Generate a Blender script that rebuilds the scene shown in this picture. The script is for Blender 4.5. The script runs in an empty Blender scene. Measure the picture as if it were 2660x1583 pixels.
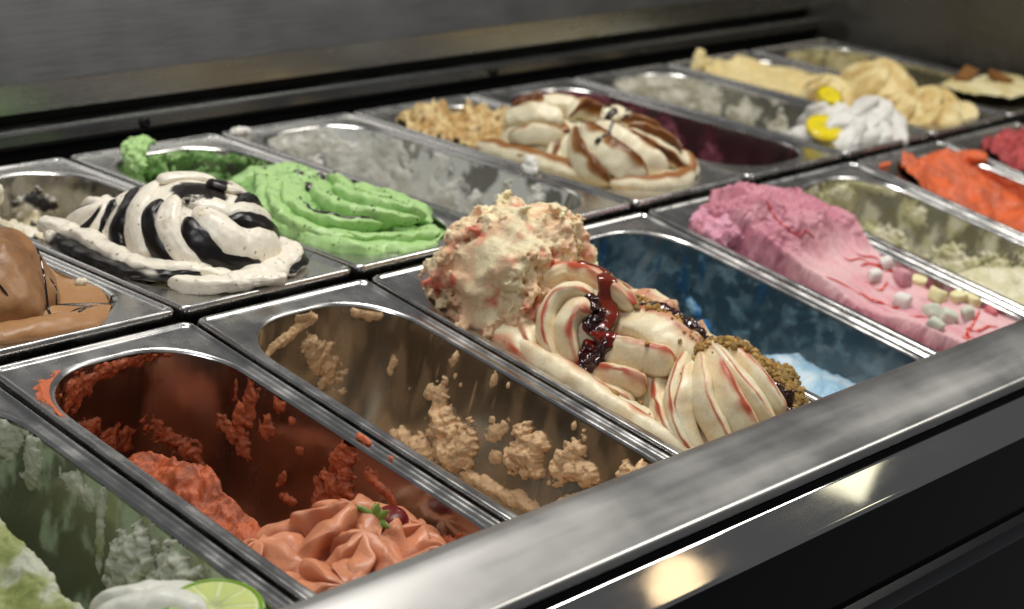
import bpy, math, random
import numpy as np
from mathutils import Matrix, Vector

S = bpy.context.scene
COL = S.collection
random.seed(7)

# ------------------------------------------------------------------ camera
cd = bpy.data.cameras.new("camera")
cam = bpy.data.objects.new("camera", cd)
COL.objects.link(cam)
cam.location = (-0.8759, -1.0209, 0.4693)
cam.rotation_euler = (1.24707, -0.09261, -0.84693)
cd.sensor_width = 36.0
cd.lens = 71.75
cd.clip_start = 0.02
cd.clip_end = 50.0
cd.dof.use_dof = True
cd.dof.focus_distance = 1.34
cd.dof.aperture_fstop = 7.5
S.camera = cam

# ------------------------------------------------------------------ world, lamps, exposure
W = bpy.data.worlds.new("World")
S.world = W
W.use_nodes = True
W.node_tree.nodes["Background"].inputs[0].default_value = (0.78, 0.80, 0.84, 1)
W.node_tree.nodes["Background"].inputs[1].default_value = 0.15
S.view_settings.view_transform = 'Standard'
S.view_settings.look = 'None'
S.view_settings.exposure = -0.15
S.view_settings.gamma = 1.0


def lamp(name, loc, target, size, power, color, shape='RECTANGLE', size_y=None):
    l = bpy.data.lights.new(name, 'AREA')
    l.shape = shape
    l.size = size
    if size_y:
        l.size_y = size_y
    l.energy = power
    l.color = color
    o = bpy.data.objects.new(name, l)
    COL.objects.link(o)
    o.location = loc
    d = Vector(target) - Vector(loc)
    o.rotation_euler = d.to_track_quat('-Z', 'Y').to_euler()
    return o


lamp("ceiling_panel_lamp", (0.35, 0.0, 1.5), (0.35, 0.0, 0), 1.1, 24, (1.0, 0.97, 0.92), size_y=0.22)
lamp("side_area_fill", (1.9, -0.9, 1.5), (0.6, 0.0, 0), 0.5, 14, (1.0, 0.97, 0.90), size_y=0.5)  # added area light, stands in for the ceiling that the steel reflects
lamp("front_left_fill", (-1.3, -0.7, 1.7), (0.3, 0, 0), 0.7, 13, (0.95, 0.97, 1.0), size_y=0.5)  # added fill for ambient room light from the front left, no actual window
lamp("warm_pendant_lamp", (2.53, -1.915, 1.575), (0.05, -0.41, -0.05), 0.13, 0.11, (1.0, 0.72, 0.42), shape='DISK')
lamp("lit_window_lamp", (3.32, -1.87, 1.645), (0.24, -0.41, -0.05), 0.13, 0.13, (1.0, 0.95, 0.68), size_y=0.13)

# ------------------------------------------------------------------ helpers: tags, meshes, noise
def tag(o, label=None, cat=None, group=None, kind=None):
    if label: o["label"] = label
    if cat: o["category"] = cat
    if group: o["group"] = group
    if kind: o["kind"] = kind
    return o


def s2l(c):
    c = np.asarray(c, float) / 255.0
    return np.where(c <= 0.04045, c / 12.92, ((c + 0.055) / 1.055) ** 2.4)


def build(name, verts, faces, mat, parent=None, smooth=True, color=None, cover=None, matrix=None):
    """one mesh object from numpy arrays; faces may be quads (n,4) / tris (n,3) or a list of either"""
    me = bpy.data.meshes.new(name)
    verts = np.asarray(verts, np.float32)
    if not isinstance(faces, list):
        faces = [faces]
    faces = [np.asarray(f, np.int32) for f in faces if len(f)]
    me.vertices.add(len(verts))
    me.vertices.foreach_set("co", verts.ravel())
    nl = sum(f.size for f in faces)
    npoly = sum(len(f) for f in faces)
    me.loops.add(nl)
    me.loops.foreach_set("vertex_index", np.concatenate([f.ravel() for f in faces]))
    me.polygons.add(npoly)
    tot = np.concatenate([np.full(len(f), f.shape[1], np.int32) for f in faces])
    st = np.concatenate([[0], np.cumsum(tot)[:-1]]).astype(np.int32)
    me.polygons.foreach_set("loop_start", st)
    me.polygons.foreach_set("loop_total", tot)
    me.update(calc_edges=True)
    me.validate()
    me.polygons.foreach_set("use_smooth", np.full(len(me.polygons), bool(smooth)))
    if color is not None:
        a = me.color_attributes.new("pigment", 'FLOAT_COLOR', 'POINT')
        c4 = np.ones((len(verts), 4), np.float32)
        c4[:, :3] = color
        a.data.foreach_set("color", c4.ravel())
    if cover is not None:
        a = me.attributes.new("cover", 'FLOAT', 'POINT')
        a.data.foreach_set("value", np.asarray(cover, np.float32))
    me.materials.append(mat)
    o = bpy.data.objects.new(name, me)
    COL.objects.link(o)
    if parent is not None:
        o.parent = parent
    if matrix is not None:
        o.matrix_world = matrix
    return o


def empty(name, matrix):
    o = bpy.data.objects.new(name, None)
    COL.objects.link(o)
    o.empty_display_size = 0.02
    o.matrix_world = matrix
    return o


_rs = np.random.RandomState(11)
PERM = _rs.permutation(256)
PERM = np.concatenate([PERM, PERM, PERM])
GR = _rs.normal(size=(256, 3))
GR /= np.linalg.norm(GR, axis=1)[:, None]


GRX, GRY, GRZ = [np.ascontiguousarray(GR[:, i], dtype=np.float32) for i in range(3)]
PERM = PERM.astype(np.int32)


def noise(P, scale=1.0, seed=0):
    P = np.asarray(P)
    shp = P.shape[:-1]
    Q = P.reshape(-1, 3)
    ax = []
    for i in range(3):
        c = Q[:, i] * scale + (17.3, 5.1, 9.7)[i] * (seed + 1)
        fl = np.floor(c)
        f = (c - fl).astype(np.float32)
        ax.append((fl.astype(np.int32) & 255, f, f * f * f * (f * (f * 6 - 15) + 10)))
    (ix, fx, ux), (iy, fy, uy), (iz, fz, uz) = ax
    out = np.zeros(len(Q), np.float32)
    for dx in (0, 1):
        hx = PERM[ix + dx]
        wx = ux if dx else 1 - ux
        gx = fx - dx
        for dy in (0, 1):
            hy = PERM[hx + iy + dy]
            wxy = wx * (uy if dy else 1 - uy)
            gy = fy - dy
            for dz in (0, 1):
                h = PERM[hy + iz + dz]
                out += wxy * (uz if dz else 1 - uz) * (GRX[h] * gx + GRY[h] * gy + GRZ[h] * (fz - dz))
    return (out * 1.5).reshape(shp)


def fbm(P, scale, octv=4, seed=0, gain=0.5, ridged=False):
    a, s, t = 1.0, scale, 0.0
    for i in range(octv):
        n = noise(P, s, seed + i)
        if ridged:
            n = 1 - 2 * np.abs(n)
        t = t + a * n
        a *= gain
        s *= 2.03
    return t


def sstep(a, b, x):
    t = np.clip((x - a) / (b - a), 0, 1)
    return t * t * (3 - 2 * t)


def mix(a, b, t):
    t = np.asarray(t)[..., None]
    return np.asarray(a) * (1 - t) + np.asarray(b) * t


def grid_faces(nu, nv, close_u=False, close_v=False):
    """vertex index = i*nv + j"""
    i = np.arange(nu if close_u else nu - 1)
    j = np.arange(nv if close_v else nv - 1)
    I, J = np.meshgrid(i, j, indexing='ij')
    I2, J2 = (I + 1) % nu, (J + 1) % nv
    return np.stack([I * nv + J, I2 * nv + J, I2 * nv + J2, I * nv + J2], -1).reshape(-1, 4)


def surface_nets(F, origin, cell):
    """iso surface F=0 (inside negative) on a regular grid -> verts, quads"""
    ins = F < 0
    nx, ny, nz = F.shape
    acc = np.zeros((nx - 1, ny - 1, nz - 1, 3))
    cnt = np.zeros((nx - 1, ny - 1, nz - 1))
    sl = lambda d, n: slice(d, n - 1 + d)
    for ax in range(3):
        for a in (0, 1):
            for b in (0, 1):
                o = [0, 0, 0]
                oth = [k for k in range(3) if k != ax]
                o[oth[0]], o[oth[1]] = a, b
                o2 = list(o)
                o2[ax] = 1
                A = F[sl(o[0], nx), sl(o[1], ny), sl(o[2], nz)]
                B = F[sl(o2[0], nx), sl(o2[1], ny), sl(o2[2], nz)]
                m = (A < 0) != (B < 0)
                t = np.where(m, A / np.where(m, A - B, 1), 0)
                for k in range(3):
                    acc[..., k] += np.where(m, t if k == ax else o[k], 0)
                cnt += m
    act = cnt > 0
    idx = -np.ones(act.shape, int)
    idx[act] = np.arange(act.sum())
    ijk = np.argwhere(act)
    V = (ijk + acc[act] / cnt[act][:, None]) * cell + np.asarray(origin)
    Q = []
    for ax in range(3):
        n = [nx, ny, nz]
        b, c = [k for k in range(3) if k != ax]
        s0 = [slice(1, n[k] - 1) for k in range(3)]
        s1 = [slice(1, n[k] - 1) for k in range(3)]
        s0[ax] = slice(0, n[ax] - 1)
        s1[ax] = slice(1, n[ax])
        A, B = ins[tuple(s0)], ins[tuple(s1)]
        m = np.argwhere(A != B)
        if not len(m):
            continue
        p = m.copy()
        p[:, b] += 1
        p[:, c] += 1
        flip = A[tuple(m.T)]
        qs = []
        for db, dc in ((1, 1), (0, 1), (0, 0), (1, 0)):
            t = p.copy()
            t[:, b] -= db
            t[:, c] -= dc
            qs.append(idx[tuple(t.T)])
        q = np.stack(qs, 1)
        if ax == 1:
            flip = ~flip
        q[~flip] = q[~flip][:, ::-1]
        Q.append(q)
    Q = np.concatenate(Q)
    return V, Q[(Q >= 0).all(1)]


def vnormals(V, Q):
    a, b, c, d = V[Q[:, 0]], V[Q[:, 1]], V[Q[:, 2]], V[Q[:, 3]]
    n = np.cross(c - a, d - b)
    N = np.zeros_like(V)
    for k in range(4):
        np.add.at(N, Q[:, k], n)
    return N / (np.linalg.norm(N, axis=1)[:, None] + 1e-12)


def smin(a, b, k):
    h = np.clip(0.5 + 0.5 * (b - a) / k, 0, 1)
    return b * (1 - h) + a * h - k * h * (1 - h)


# ------------------------------------------------------------------ materials
def new_mat(name):
    m = bpy.data.materials.new(name)
    m.use_nodes = True
    nt = m.node_tree
    return m, nt, nt.nodes["Principled BSDF"]


def steel(name, base=(0.60, 0.59, 0.57), rough=0.24, smudge=0.10, stretch=(1, 1, 1), scale=60, bump=0.0):
    m, nt, b = new_mat(name)
    N = nt.nodes
    b.inputs["Metallic"].default_value = 1.0
    b.inputs["Base Color"].default_value = (*base, 1)
    tc = N.new("ShaderNodeTexCoord")
    mp = N.new("ShaderNodeMapping")
    mp.inputs["Scale"].default_value = stretch
    nz = N.new("ShaderNodeTexNoise")
    nz.inputs["Scale"].default_value = scale
    nz.inputs["Detail"].default_value = 5
    nz2 = N.new("ShaderNodeTexNoise")
    nz2.inputs["Scale"].default_value = 14
    nz2.inputs["Detail"].default_value = 4
    ad = N.new("ShaderNodeMath"); ad.operation = 'ADD'
    mr = N.new("ShaderNodeMapRange")
    mr.inputs[1].default_value = 0.75
    mr.inputs[2].default_value = 1.3
    mr.inputs[3].default_value = max(0.03, rough - smudge)
    mr.inputs[4].default_value = rough + smudge
    nt.links.new(tc.outputs["Object"], mp.inputs[0])
    nt.links.new(mp.outputs[0], nz.inputs["Vector"])
    nt.links.new(tc.outputs["Object"], nz2.inputs["Vector"])
    nt.links.new(nz.outputs[0], ad.inputs[0])
    nt.links.new(nz2.outputs[0], ad.inputs[1])
    nt.links.new(ad.outputs[0], mr.inputs[0])
    nt.links.new(mr.outputs[0], b.inputs["Roughness"])
    if bump:
        bp = N.new("ShaderNodeBump")
        bp.inputs["Strength"].default_value = bump
        bp.inputs["Distance"].default_value = 0.0006
        nt.links.new(nz.outputs[0], bp.inputs["Height"])
        nt.links.new(bp.outputs[0], b.inputs["Normal"])
    return m


def gelato_mat(name, rough=0.42, bump=0.35, scale=420, sss=0.25, spec=0.4, film=False, coat=0.0, dist=0.0009):
    m, nt, b = new_mat(name)
    N = nt.nodes
    at = N.new("ShaderNodeVertexColor")
    at.layer_name = "pigment"
    tc = N.new("ShaderNodeTexCoord")
    nz = N.new("ShaderNodeTexNoise")
    nz.inputs["Scale"].default_value = scale
    nz.inputs["Detail"].default_value = 4
    nz.inputs["Roughness"].default_value = 0.65
    nt.links.new(tc.outputs["Object"], nz.inputs["Vector"])
    hs = N.new("ShaderNodeHueSaturation")
    mr = N.new("ShaderNodeMapRange")
    mr.inputs[1].default_value = 0.3
    mr.inputs[2].default_value = 0.7
    mr.inputs[3].default_value = 0.90
    mr.inputs[4].default_value = 1.08
    nt.links.new(nz.outputs[0], mr.inputs[0])
    nt.links.new(mr.outputs[0], hs.inputs["Value"])
    nt.links.new(at.outputs[0], hs.inputs["Color"])
    nt.links.new(hs.outputs[0], b.inputs["Base Color"])
    b.inputs["Roughness"].default_value = rough
    b.inputs["Specular IOR Level"].default_value = spec
    b.inputs["Coat Weight"].default_value = coat
    b.inputs["Coat Roughness"].default_value = 0.1
    if sss:
        b.inputs["Subsurface Weight"].default_value = sss
        b.inputs["Subsurface Radius"].default_value = (1.0, 0.7, 0.5)
        b.inputs["Subsurface Scale"].default_value = 0.004
    if bump:
        bp = N.new("ShaderNodeBump")
        bp.inputs["Strength"].default_value = bump
        bp.inputs["Distance"].default_value = dist
        nt.links.new(nz.outputs[0], bp.inputs["Height"])
        nt.links.new(bp.outputs[0], b.inputs["Normal"])
    if film:
        a2 = N.new("ShaderNodeAttribute")
        a2.attribute_name = "cover"
        nt.links.new(a2.outputs["Fac"], b.inputs["Alpha"])
    return m


def plain(name, rgb, rough=0.5, spec=0.5, metallic=0.0, coat=0.0, bump=0.0, scale=300, sss=0.0):
    m, nt, b = new_mat(name)
    N = nt.nodes
    c = s2l(rgb)
    tc = N.new("ShaderNodeTexCoord")
    nz = N.new("ShaderNodeTexNoise")
    nz.inputs["Scale"].default_value = scale
    nz.inputs["Detail"].default_value = 4
    nt.links.new(tc.outputs["Object"], nz.inputs["Vector"])
    cr = N.new("ShaderNodeMix"); cr.data_type = 'RGBA'
    cr.inputs[6].default_value = (*(c * 0.82), 1)
    cr.inputs[7].default_value = (*np.minimum(c * 1.15, 1), 1)
    nt.links.new(nz.outputs[0], cr.inputs[0])
    nt.links.new(cr.outputs[2], b.inputs["Base Color"])
    b.inputs["Roughness"].default_value = rough
    b.inputs["Specular IOR Level"].default_value = spec
    b.inputs["Metallic"].default_value = metallic
    b.inputs["Coat Weight"].default_value = coat
    b.inputs["Coat Roughness"].default_value = 0.06
    if sss:
        b.inputs["Subsurface Weight"].default_value = sss
        b.inputs["Subsurface Radius"].default_value = (1.0, 0.7, 0.5)
        b.inputs["Subsurface Scale"].default_value = 0.004
    if bump:
        bp = N.new("ShaderNodeBump")
        bp.inputs["Strength"].default_value = bump
        bp.inputs["Distance"].default_value = 0.001
        nt.links.new(nz.outputs[0], bp.inputs["Height"])
        nt.links.new(bp.outputs[0], b.inputs["Normal"])
    return m


M_RIM = steel("pan_rim_steel", rough=0.26, smudge=0.10)
M_BASIN = steel("pan_basin_steel", base=(0.38, 0.37, 0.345), rough=0.22, smudge=0.08, stretch=(1, 1, 0.15), scale=90)
M_RAIL = steel("rail_steel", base=(0.48, 0.47, 0.45), rough=0.36, smudge=0.085, stretch=(0.12, 1, 1), scale=55, bump=0.0)
M_STRIP = steel("polished_strip_steel", base=(0.60, 0.59, 0.57), rough=0.05, smudge=0.025, stretch=(0.2, 1, 1), scale=80)
M_PANEL = steel("back_panel_steel", base=(0.22, 0.22, 0.222), rough=0.42, smudge=0.06, stretch=(0.03, 1, 1), scale=600, bump=0.10)
M_BAND = steel("back_band_steel", base=(0.36, 0.37, 0.36), rough=0.26, smudge=0.05, stretch=(0.03, 1, 1), scale=300, bump=0.03)
M_LEDGE = steel("dark_ledge_steel", base=(0.20, 0.20, 0.195), rough=0.25, smudge=0.08, stretch=(0.04, 1, 1), scale=200)
M_END = steel("end_panel_steel", base=(0.22, 0.205, 0.175), rough=0.42, smudge=0.08)
M_BLACK = plain("matte_black", (9, 9, 9), rough=0.6, spec=0.2)
M_GLASS = plain("black_front_glass", (6, 6, 8), rough=0.12, spec=0.12)
M_LOWTRIM = steel("dark_lower_trim", base=(0.035, 0.035, 0.037), rough=0.3, smudge=0.01)
M_SCREW = plain("dark_screw_metal", (12, 12, 12), rough=0.5, spec=0.3)

# ------------------------------------------------------------------ the freezer cabinet round the pans
X0, X1 = -0.75, 1.40


def extrude(name, prof, mat, parent, x0=X0, x1=X1, n=2, smooth=True, caps=True):
    prof = np.asarray(prof, float)
    k = len(prof)
    xs = np.linspace(x0, x1, n)
    V = np.concatenate([np.column_stack([np.full(k, x), prof]) for x in xs])
    F = grid_faces(n, k, close_v=True)
    fl = [F]
    o = build(name, V, fl, mat, parent, smooth=False)
    if caps:
        me = o.data
        import bmesh
        bm = bmesh.new(); bm.from_mesh(me); bm.verts.ensure_lookup_table()
        bm.faces.new([bm.verts[i] for i in range(k)])
        bm.faces.new([bm.verts[(n - 1) * k + i] for i in range(k)][::-1])
        bmesh.ops.recalc_face_normals(bm, faces=bm.faces)
        bm.to_mesh(me); bm.free()
    if smooth:
        me = o.data
        me.polygons.foreach_set("use_smooth", np.ones(len(me.polygons), bool))
        me.set_sharp_from_angle(angle=math.radians(38))
    return o


def arc(cy, cz, r, a0, a1, n):
    t = np.radians(np.linspace(a0, a1, n))
    return [(cy + r * math.cos(a), cz + r * math.sin(a)) for a in t]


cab = empty("gelato_freezer", Matrix.Translation((0.4, 0, -0.5)))
tag(cab, "stainless steel gelato freezer counter holding two rows of pans", "freezer")
cab_inv = cab.matrix_world.inverted()


def cabpart(o):
    o.matrix_parent_inverse = cab_inv
    return o


# front rail: inner face, rounded top, long sloping convex face, rolled lower edge
rail = [(-0.347, -0.066), (-0.347, -0.0205)] + arc(-0.3555, -0.0205, 0.0085, 5, 62, 7) + \
       [(-0.3600, -0.0128), (-0.3680, -0.0150), (-0.3780, -0.0182), (-0.3880, -0.0220), (-0.3970, -0.0260)] + \
       arc(-0.3985, -0.0315, 0.0050, 100, 235, 9) + [(-0.392, -0.037), (-0.392, -0.066)]
cabpart(extrude("front_rail", rail, M_RAIL, cab, n=2))
# black bar painting the dark of the gap between rail and strip
cabpart(extrude("rail_gap_dark", [(-0.3925, -0.0375), (-0.4005, -0.0375), (-0.4015, -0.044), (-0.3925, -0.050)], M_BLACK, cab))
strip = [(-0.393, -0.0505), (-0.4015, -0.0425)] + arc(-0.4035, -0.0425, 0.002, 80, 134, 4) + [(-0.4053, -0.0414), (-0.4210, -0.0576), (-0.4214, -0.0580)] + \
        arc(-0.4205, -0.0605, 0.0016, 150, 270, 5) + [(-0.41, -0.064), (-0.393, -0.064)]
cabpart(extrude("trim_strip", strip, M_STRIP, cab, smooth=False))
glass = [(-0.405, -0.0645), (-0.4155, -0.0645), (-0.4155, -0.62), (-0.405, -0.62)]
cabpart(extrude("front_glass", glass, M_GLASS, cab))
cabpart(extrude("lower_trim", [(-0.4160, -0.150), (-0.4225, -0.150), (-0.4235, -0.1475), (-0.4225, -0.136), (-0.4160, -0.134)], M_LOWTRIM, cab))
# back: dark recess floor, ledge, black gap, reflective band, big panel
cabpart(extrude("recess_floor", [(0.372, -0.03), (0.372, -0.026), (0.43, -0.026), (0.43, -0.03)], M_BLACK, cab))
cabpart(extrude("recess_wall", [(0.402, -0.026), (0.402, 0.002), (0.407, 0.002), (0.407, -0.026)], M_BLACK, cab))
ledge = [(0.396, 0.0), (0.394, 0.004), (0.396, 0.013), (0.400, 0.0155), (0.445, 0.0155), (0.445, 0.0)]
cabpart(extrude("back_ledge", ledge, M_LEDGE, cab))
cabpart(extrude("shadow_gap", [(0.4215, 0.0158), (0.4215, 0.0262), (0.43, 0.0262), (0.43, 0.0158)], M_BLACK, cab))
cabpart(extrude("back_band", [(0.412, 0.0265), (0.414, 0.052), (0.43, 0.052), (0.43, 0.0265)], M_BAND, cab))
cabpart(extrude("back_panel", [(0.414, 0.0523), (0.52, 0.42), (0.53, 0.42), (0.43, 0.0523)], M_PANEL, cab))
# end panel at the far right and dark floor under the pans
V = np.array([[1.400, -0.41, -0.25], [1.40, 0.52, -0.25], [1.40, 0.52, 0.42], [1.40, -0.41, 0.02],
              [1.415, -0.41, -0.25], [1.415, 0.52, -0.25], [1.415, 0.52, 0.42], [1.415, -0.41, 0.02]])
cabpart(build("end_panel", V, np.array([[0, 1, 2, 3], [7, 6, 5, 4], [0, 3, 7, 4], [3, 2, 6, 7], [1, 5, 6, 2], [0, 4, 5, 1]]), M_END, cab, smooth=False))
cabpart(extrude("well_floor", [(-0.40, -0.26), (-0.40, -0.25), (0.43, -0.25), (0.43, -0.26)], M_BLACK, cab))
# screws in the ledge front
for sx, sz in ((0.285, 0.008), (0.760, 0.008)):
    n = 14
    t = np.linspace(0, 2 * np.pi, n, endpoint=False)
    rr = np.array([0.0052, 0.0052, 0.0040, 0.0018, 0.0])
    yy = np.array([0.397, 0.3925, 0.3913, 0.3925, 0.3925])
    V = np.concatenate([np.column_stack([sx + r * np.cos(t), np.full(n, y), sz + r * np.sin(t)]) for r, y in zip(rr, yy)])
    cabpart(build("screw", V, grid_faces(5, n, close_v=True), M_SCREW, cab))

# ------------------------------------------------------------------ pans
PW, PL, DEPTH = 0.0822, 0.1795, 0.115
TILT = 0.140164
PITCH = 0.17


def rrect(hx, hy, r, nc=10, ns=10, nsx=4):
    """rounded rectangle, counter-clockwise, same point count for every size"""
    out = []
    cs = [(hx - r, hy - r, 0), (-(hx - r), hy - r, 90), (-(hx - r), -(hy - r), 180), (hx - r, -(hy - r), 270)]
    for q, (cx, cy, a0) in enumerate(cs):
        for i in range(nc + 1):
            a = math.radians(a0 + 90.0 * i / nc)
            out.append((cx + r * math.cos(a), cy + r * math.sin(a)))
        nx_, ny_, na = cs[(q + 1) % 4]
        p0 = np.array(out[-1])
        p1 = np.array([nx_ + r * math.cos(math.radians(na)), ny_ + r * math.sin(math.radians(na))])
        m = nsx if q % 2 == 0 else ns
        for i in range(1, m + 1):
            out.append(tuple(p0 + (p1 - p0) * i / (m + 1)))
    return np.array(out)


OPX, OPY, OPR = 0.0705, 0.1610, 0.055


def ring(hx, hy, r, z):
    p = rrect(hx, hy, r)
    return np.column_stack([p, np.full(len(p), z)])


def loft(rings, cap=False):
    n = len(rings[0])
    V = np.concatenate(rings)
    F = [grid_faces(len(rings), n, close_v=True)]
    if cap:
        V = np.concatenate([V, rings[-1].mean(0)[None]])
        b = (len(rings) - 1) * n
        j = np.arange(n)
        F.append(np.stack([b + j, np.full(n, len(V) - 1), b + (j + 1) % n], 1))
    return V, F


def make_pan_meshes():
    R = []
    for ins, z, r in ((0.0014, -0.0098, 0.005), (0.0002, -0.0092, 0.006), (0.0, -0.0030, 0.006), (0.0003, -0.0012, 0.006), (0.0012, -0.0002, 0.006),
                      (0.0024, 0.0, 0.006), (0.0034, -0.0004, 0.0055), (0.0042, -0.0014, 0.005), (0.0052, -0.0020, 0.005)):
        R.append(ring(PW - ins, PL - ins, r, z))
    # flange, then the rounded edge of the opening
    R.append(ring(PW - 0.0066, PL - 0.0075, 0.016, -0.0021))
    R.append(ring(OPX + 0.0030, OPY + 0.0040, OPR + 0.001, -0.0020))
    R.append(ring(OPX + 0.0012, OPY + 0.0014, OPR, -0.0019))
    R.append(ring(OPX, OPY, OPR, -0.0026))
    R.append(ring(OPX - 0.0008, OPY - 0.0008, OPR, -0.0040))
    rim = loft([r for r in R])
    B = [ring(OPX - 0.0006, OPY - 0.0006, OPR, -0.0038), ring(OPX - 0.0012, OPY - 0.0012, OPR, -0.0080)]
    for i in range(1, 9):
        B.append(ring(*basin_dims(-0.008 - (DEPTH - 0.008 - 0.014) * i / 8), -0.008 - (DEPTH - 0.022) * i / 8))
    hx, hy, r = basin_dims(-(DEPTH - 0.014))
    for i in range(1, 7):
        a = math.radians(90 * i / 6)
        d = 0.014 * (1 - math.cos(a))
        B.append(ring(hx - d, hy - d, max(r - d * 0.6, 0.01), -(DEPTH - 0.014) - 0.014 * math.sin(a)))
    B.append(ring(0.02, 0.10, 0.01, -DEPTH - 0.0006))
    basin = loft(B, cap=True)
    return rim, basin


def basin_dims(z):
    """half width, half length, corner radius of the basin at height z (<0)"""
    t = -z / DEPTH
    return OPX - 0.0012 - 0.0075 * t, OPY - 0.0012 - 0.0085 * t, OPR - 0.006 * t


_rim, _basin = make_pan_meshes()
BASE = Matrix.Translation((0, 0, -DEPTH))


def frame(row, k):
    if row == 'b':
        m = Matrix.Translation((k * PITCH + PITCH / 2, 0.181, 0))
    else:
        m = Matrix.Translation((k * PITCH + PITCH / 2 + 0.0035, -0.00557, -0.00592)) @ Matrix.Rotation(TILT, 4, 'X') @ Matrix.Translation((0, -0.18, 0))
    return m


_pm = {}


def make_pan(row, k, label):
    m = frame(row, k) @ Matrix.Translation((0, 0, -DEPTH))
    e = empty("gelato_pan", m)
    up = np.array([0, 0, DEPTH])
    if not _pm:
        r = build("pan_rim", _rim[0] + up, _rim[1], M_RIM, e)
        b = build("pan_basin", _basin[0] + up, _basin[1], M_BASIN, e)
        _pm['r'], _pm['b'] = r, b
    else:
        for key in ('r', 'b'):
            o = _pm[key].copy()
            COL.objects.link(o)
            o.parent = e
            o.matrix_parent_inverse = Matrix()
    tag(e, label, "pan", "steel gelato pans in the counter")
    return e


BACK = {-1: "brown chocolate hazelnut gelato at the left edge", 0: "black and white striped gelato", 1: "mint green gelato",
        2: "smeared white leftovers behind the pink streaked scoop", 3: "caramel rippled cream gelato", 4: "thin purple leftovers",
        5: "white gelato with lemon slices", 6: "beige folded gelato", 7: "pale cream gelato beside the end panel"}
FRONT = {-2: "pale lime gelato in the lower left corner", -1: "red strawberry sorbet", 0: "tan leftovers on bare walls",
         1: "strawberry cheesecake gelato heaped above it", 2: "blue stained walls", 3: "pink gelato with marshmallows",
         4: "pale pistachio cream leftovers", 5: "orange sorbet", 6: "raspberry red sorbet"}
for k, s in BACK.items():
    make_pan('b', k, "steel back-row pan with " + s)
for k, s in FRONT.items():
    make_pan('f', k, "steel front-row pan with " + s)

# ------------------------------------------------------------------ gelato building tools
M_SMOOTH = gelato_mat("smooth_gelato", rough=0.36, bump=0.22, scale=520, sss=0.2)
M_SOFT = gelato_mat("soft_gelato", rough=0.45, bump=0.22, scale=420, sss=0.2)
M_ROUGH = gelato_mat("grainy_gelato", rough=0.5, bump=0.5, scale=480, sss=0.35, dist=0.0014)
M_FILM = gelato_mat("melted_gelato_film", rough=0.35, bump=0.15, scale=380, sss=0.0, film=True)
M_SAUCE = gelato_mat("glossy_sauce", rough=0.12, bump=0.15, scale=260, sss=0.0, spec=0.6, coat=0.4)
M_SAUCE_SOFT = gelato_mat("satin_gelato", rough=0.32, bump=0.12, scale=260, sss=0.15)

WHITE = s2l((238, 230, 212)); CREAM = s2l((238, 226, 192)); BLACK = s2l((20, 16, 14))
MINT = s2l((144, 188, 112)); TAN = s2l((232, 192, 146)); RED = s2l((172, 88, 52)); SALMON = s2l((208, 138, 102))
PINK = s2l((192, 122, 138)); PALEPINK = s2l((222, 178, 180)); ORANGE = s2l((208, 100, 56)); RASP = s2l((174, 62, 64))
PIST = s2l((206, 206, 168)); CARAMEL = s2l((146, 92, 36)); BROWN = s2l((160, 108, 60)); SYRUP = s2l((30, 16, 12))
STRAW = s2l((196, 64, 40)); JAM = s2l((46, 8, 8)); BLUE = s2l((40, 130, 190)); PURPLE = s2l((128, 62, 76))


class Geo:
    def __init__(s):
        s.V, s.F, s.C, s.n = [], [], [], 0

    def add(s, V, F, C):
        V = np.asarray(V, float)
        C = np.broadcast_to(np.asarray(C, float), (len(V), 3))
        s.V.append(V)
        for f in (F if isinstance(F, list) else [F]):
            s.F.append(np.asarray(f) + s.n)
        s.C.append(C)
        s.n += len(V)
        return s

    def arr(s):
        return np.concatenate(s.V), s.F, np.concatenate(s.C)

    def obj(s, name, mat, parent, **kw):
        V, F, C = s.arr()
        q = [f for f in F if f.shape[1] == 4]
        t = [f for f in F if f.shape[1] == 3]
        fl = ([np.concatenate(q)] if q else []) + ([np.concatenate(t)] if t else [])
        o = build(name, V, fl, mat, parent, color=C, **kw)
        return o


def tri_list(F):
    out = []
    for f in F:
        if f.shape[1] == 4:
            out.append(f[:, [0, 1, 2]]); out.append(f[:, [0, 2, 3]])
        else:
            out.append(f)
    return np.concatenate(out)


class Drop:
    """finds the surface under a point, to lay toppings and sauce on it"""
    def __init__(s, *geos):
        from mathutils.bvhtree import BVHTree
        Vs, Ts, n = [], [], 0
        for g in geos:
            V, F, C = g.arr()
            Vs.append(V); Ts.append(tri_list(F) + n); n += len(V)
        s.t = BVHTree.FromPolygons(np.concatenate(Vs).tolist(), np.concatenate(Ts).tolist())

    def hit(s, x, y, top=0.2):
        p, nn, i, d = s.t.ray_cast(Vector((x, y, top)), Vector((0, 0, -1)))
        if p is None:
            return None, None
        nn = nn if nn.z > 0 else -nn
        return np.array(p), np.array(nn)


def catmull(P, n):
    P = np.asarray(P, float)
    Q = np.concatenate([[2 * P[0] - P[1]], P, [2 * P[-1] - P[-2]]])
    t = np.linspace(0, len(P) - 1 - 1e-9, n)
    i = t.astype(int)
    u = (t - i)[:, None]
    a, b, c, d = Q[i], Q[i + 1], Q[i + 2], Q[i + 3]
    return 0.5 * ((2 * b) + (-a + c) * u + (2 * a - 5 * b + 4 * c - d) * u ** 2 + (-a + 3 * b - 3 * c + d) * u ** 3)


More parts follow.
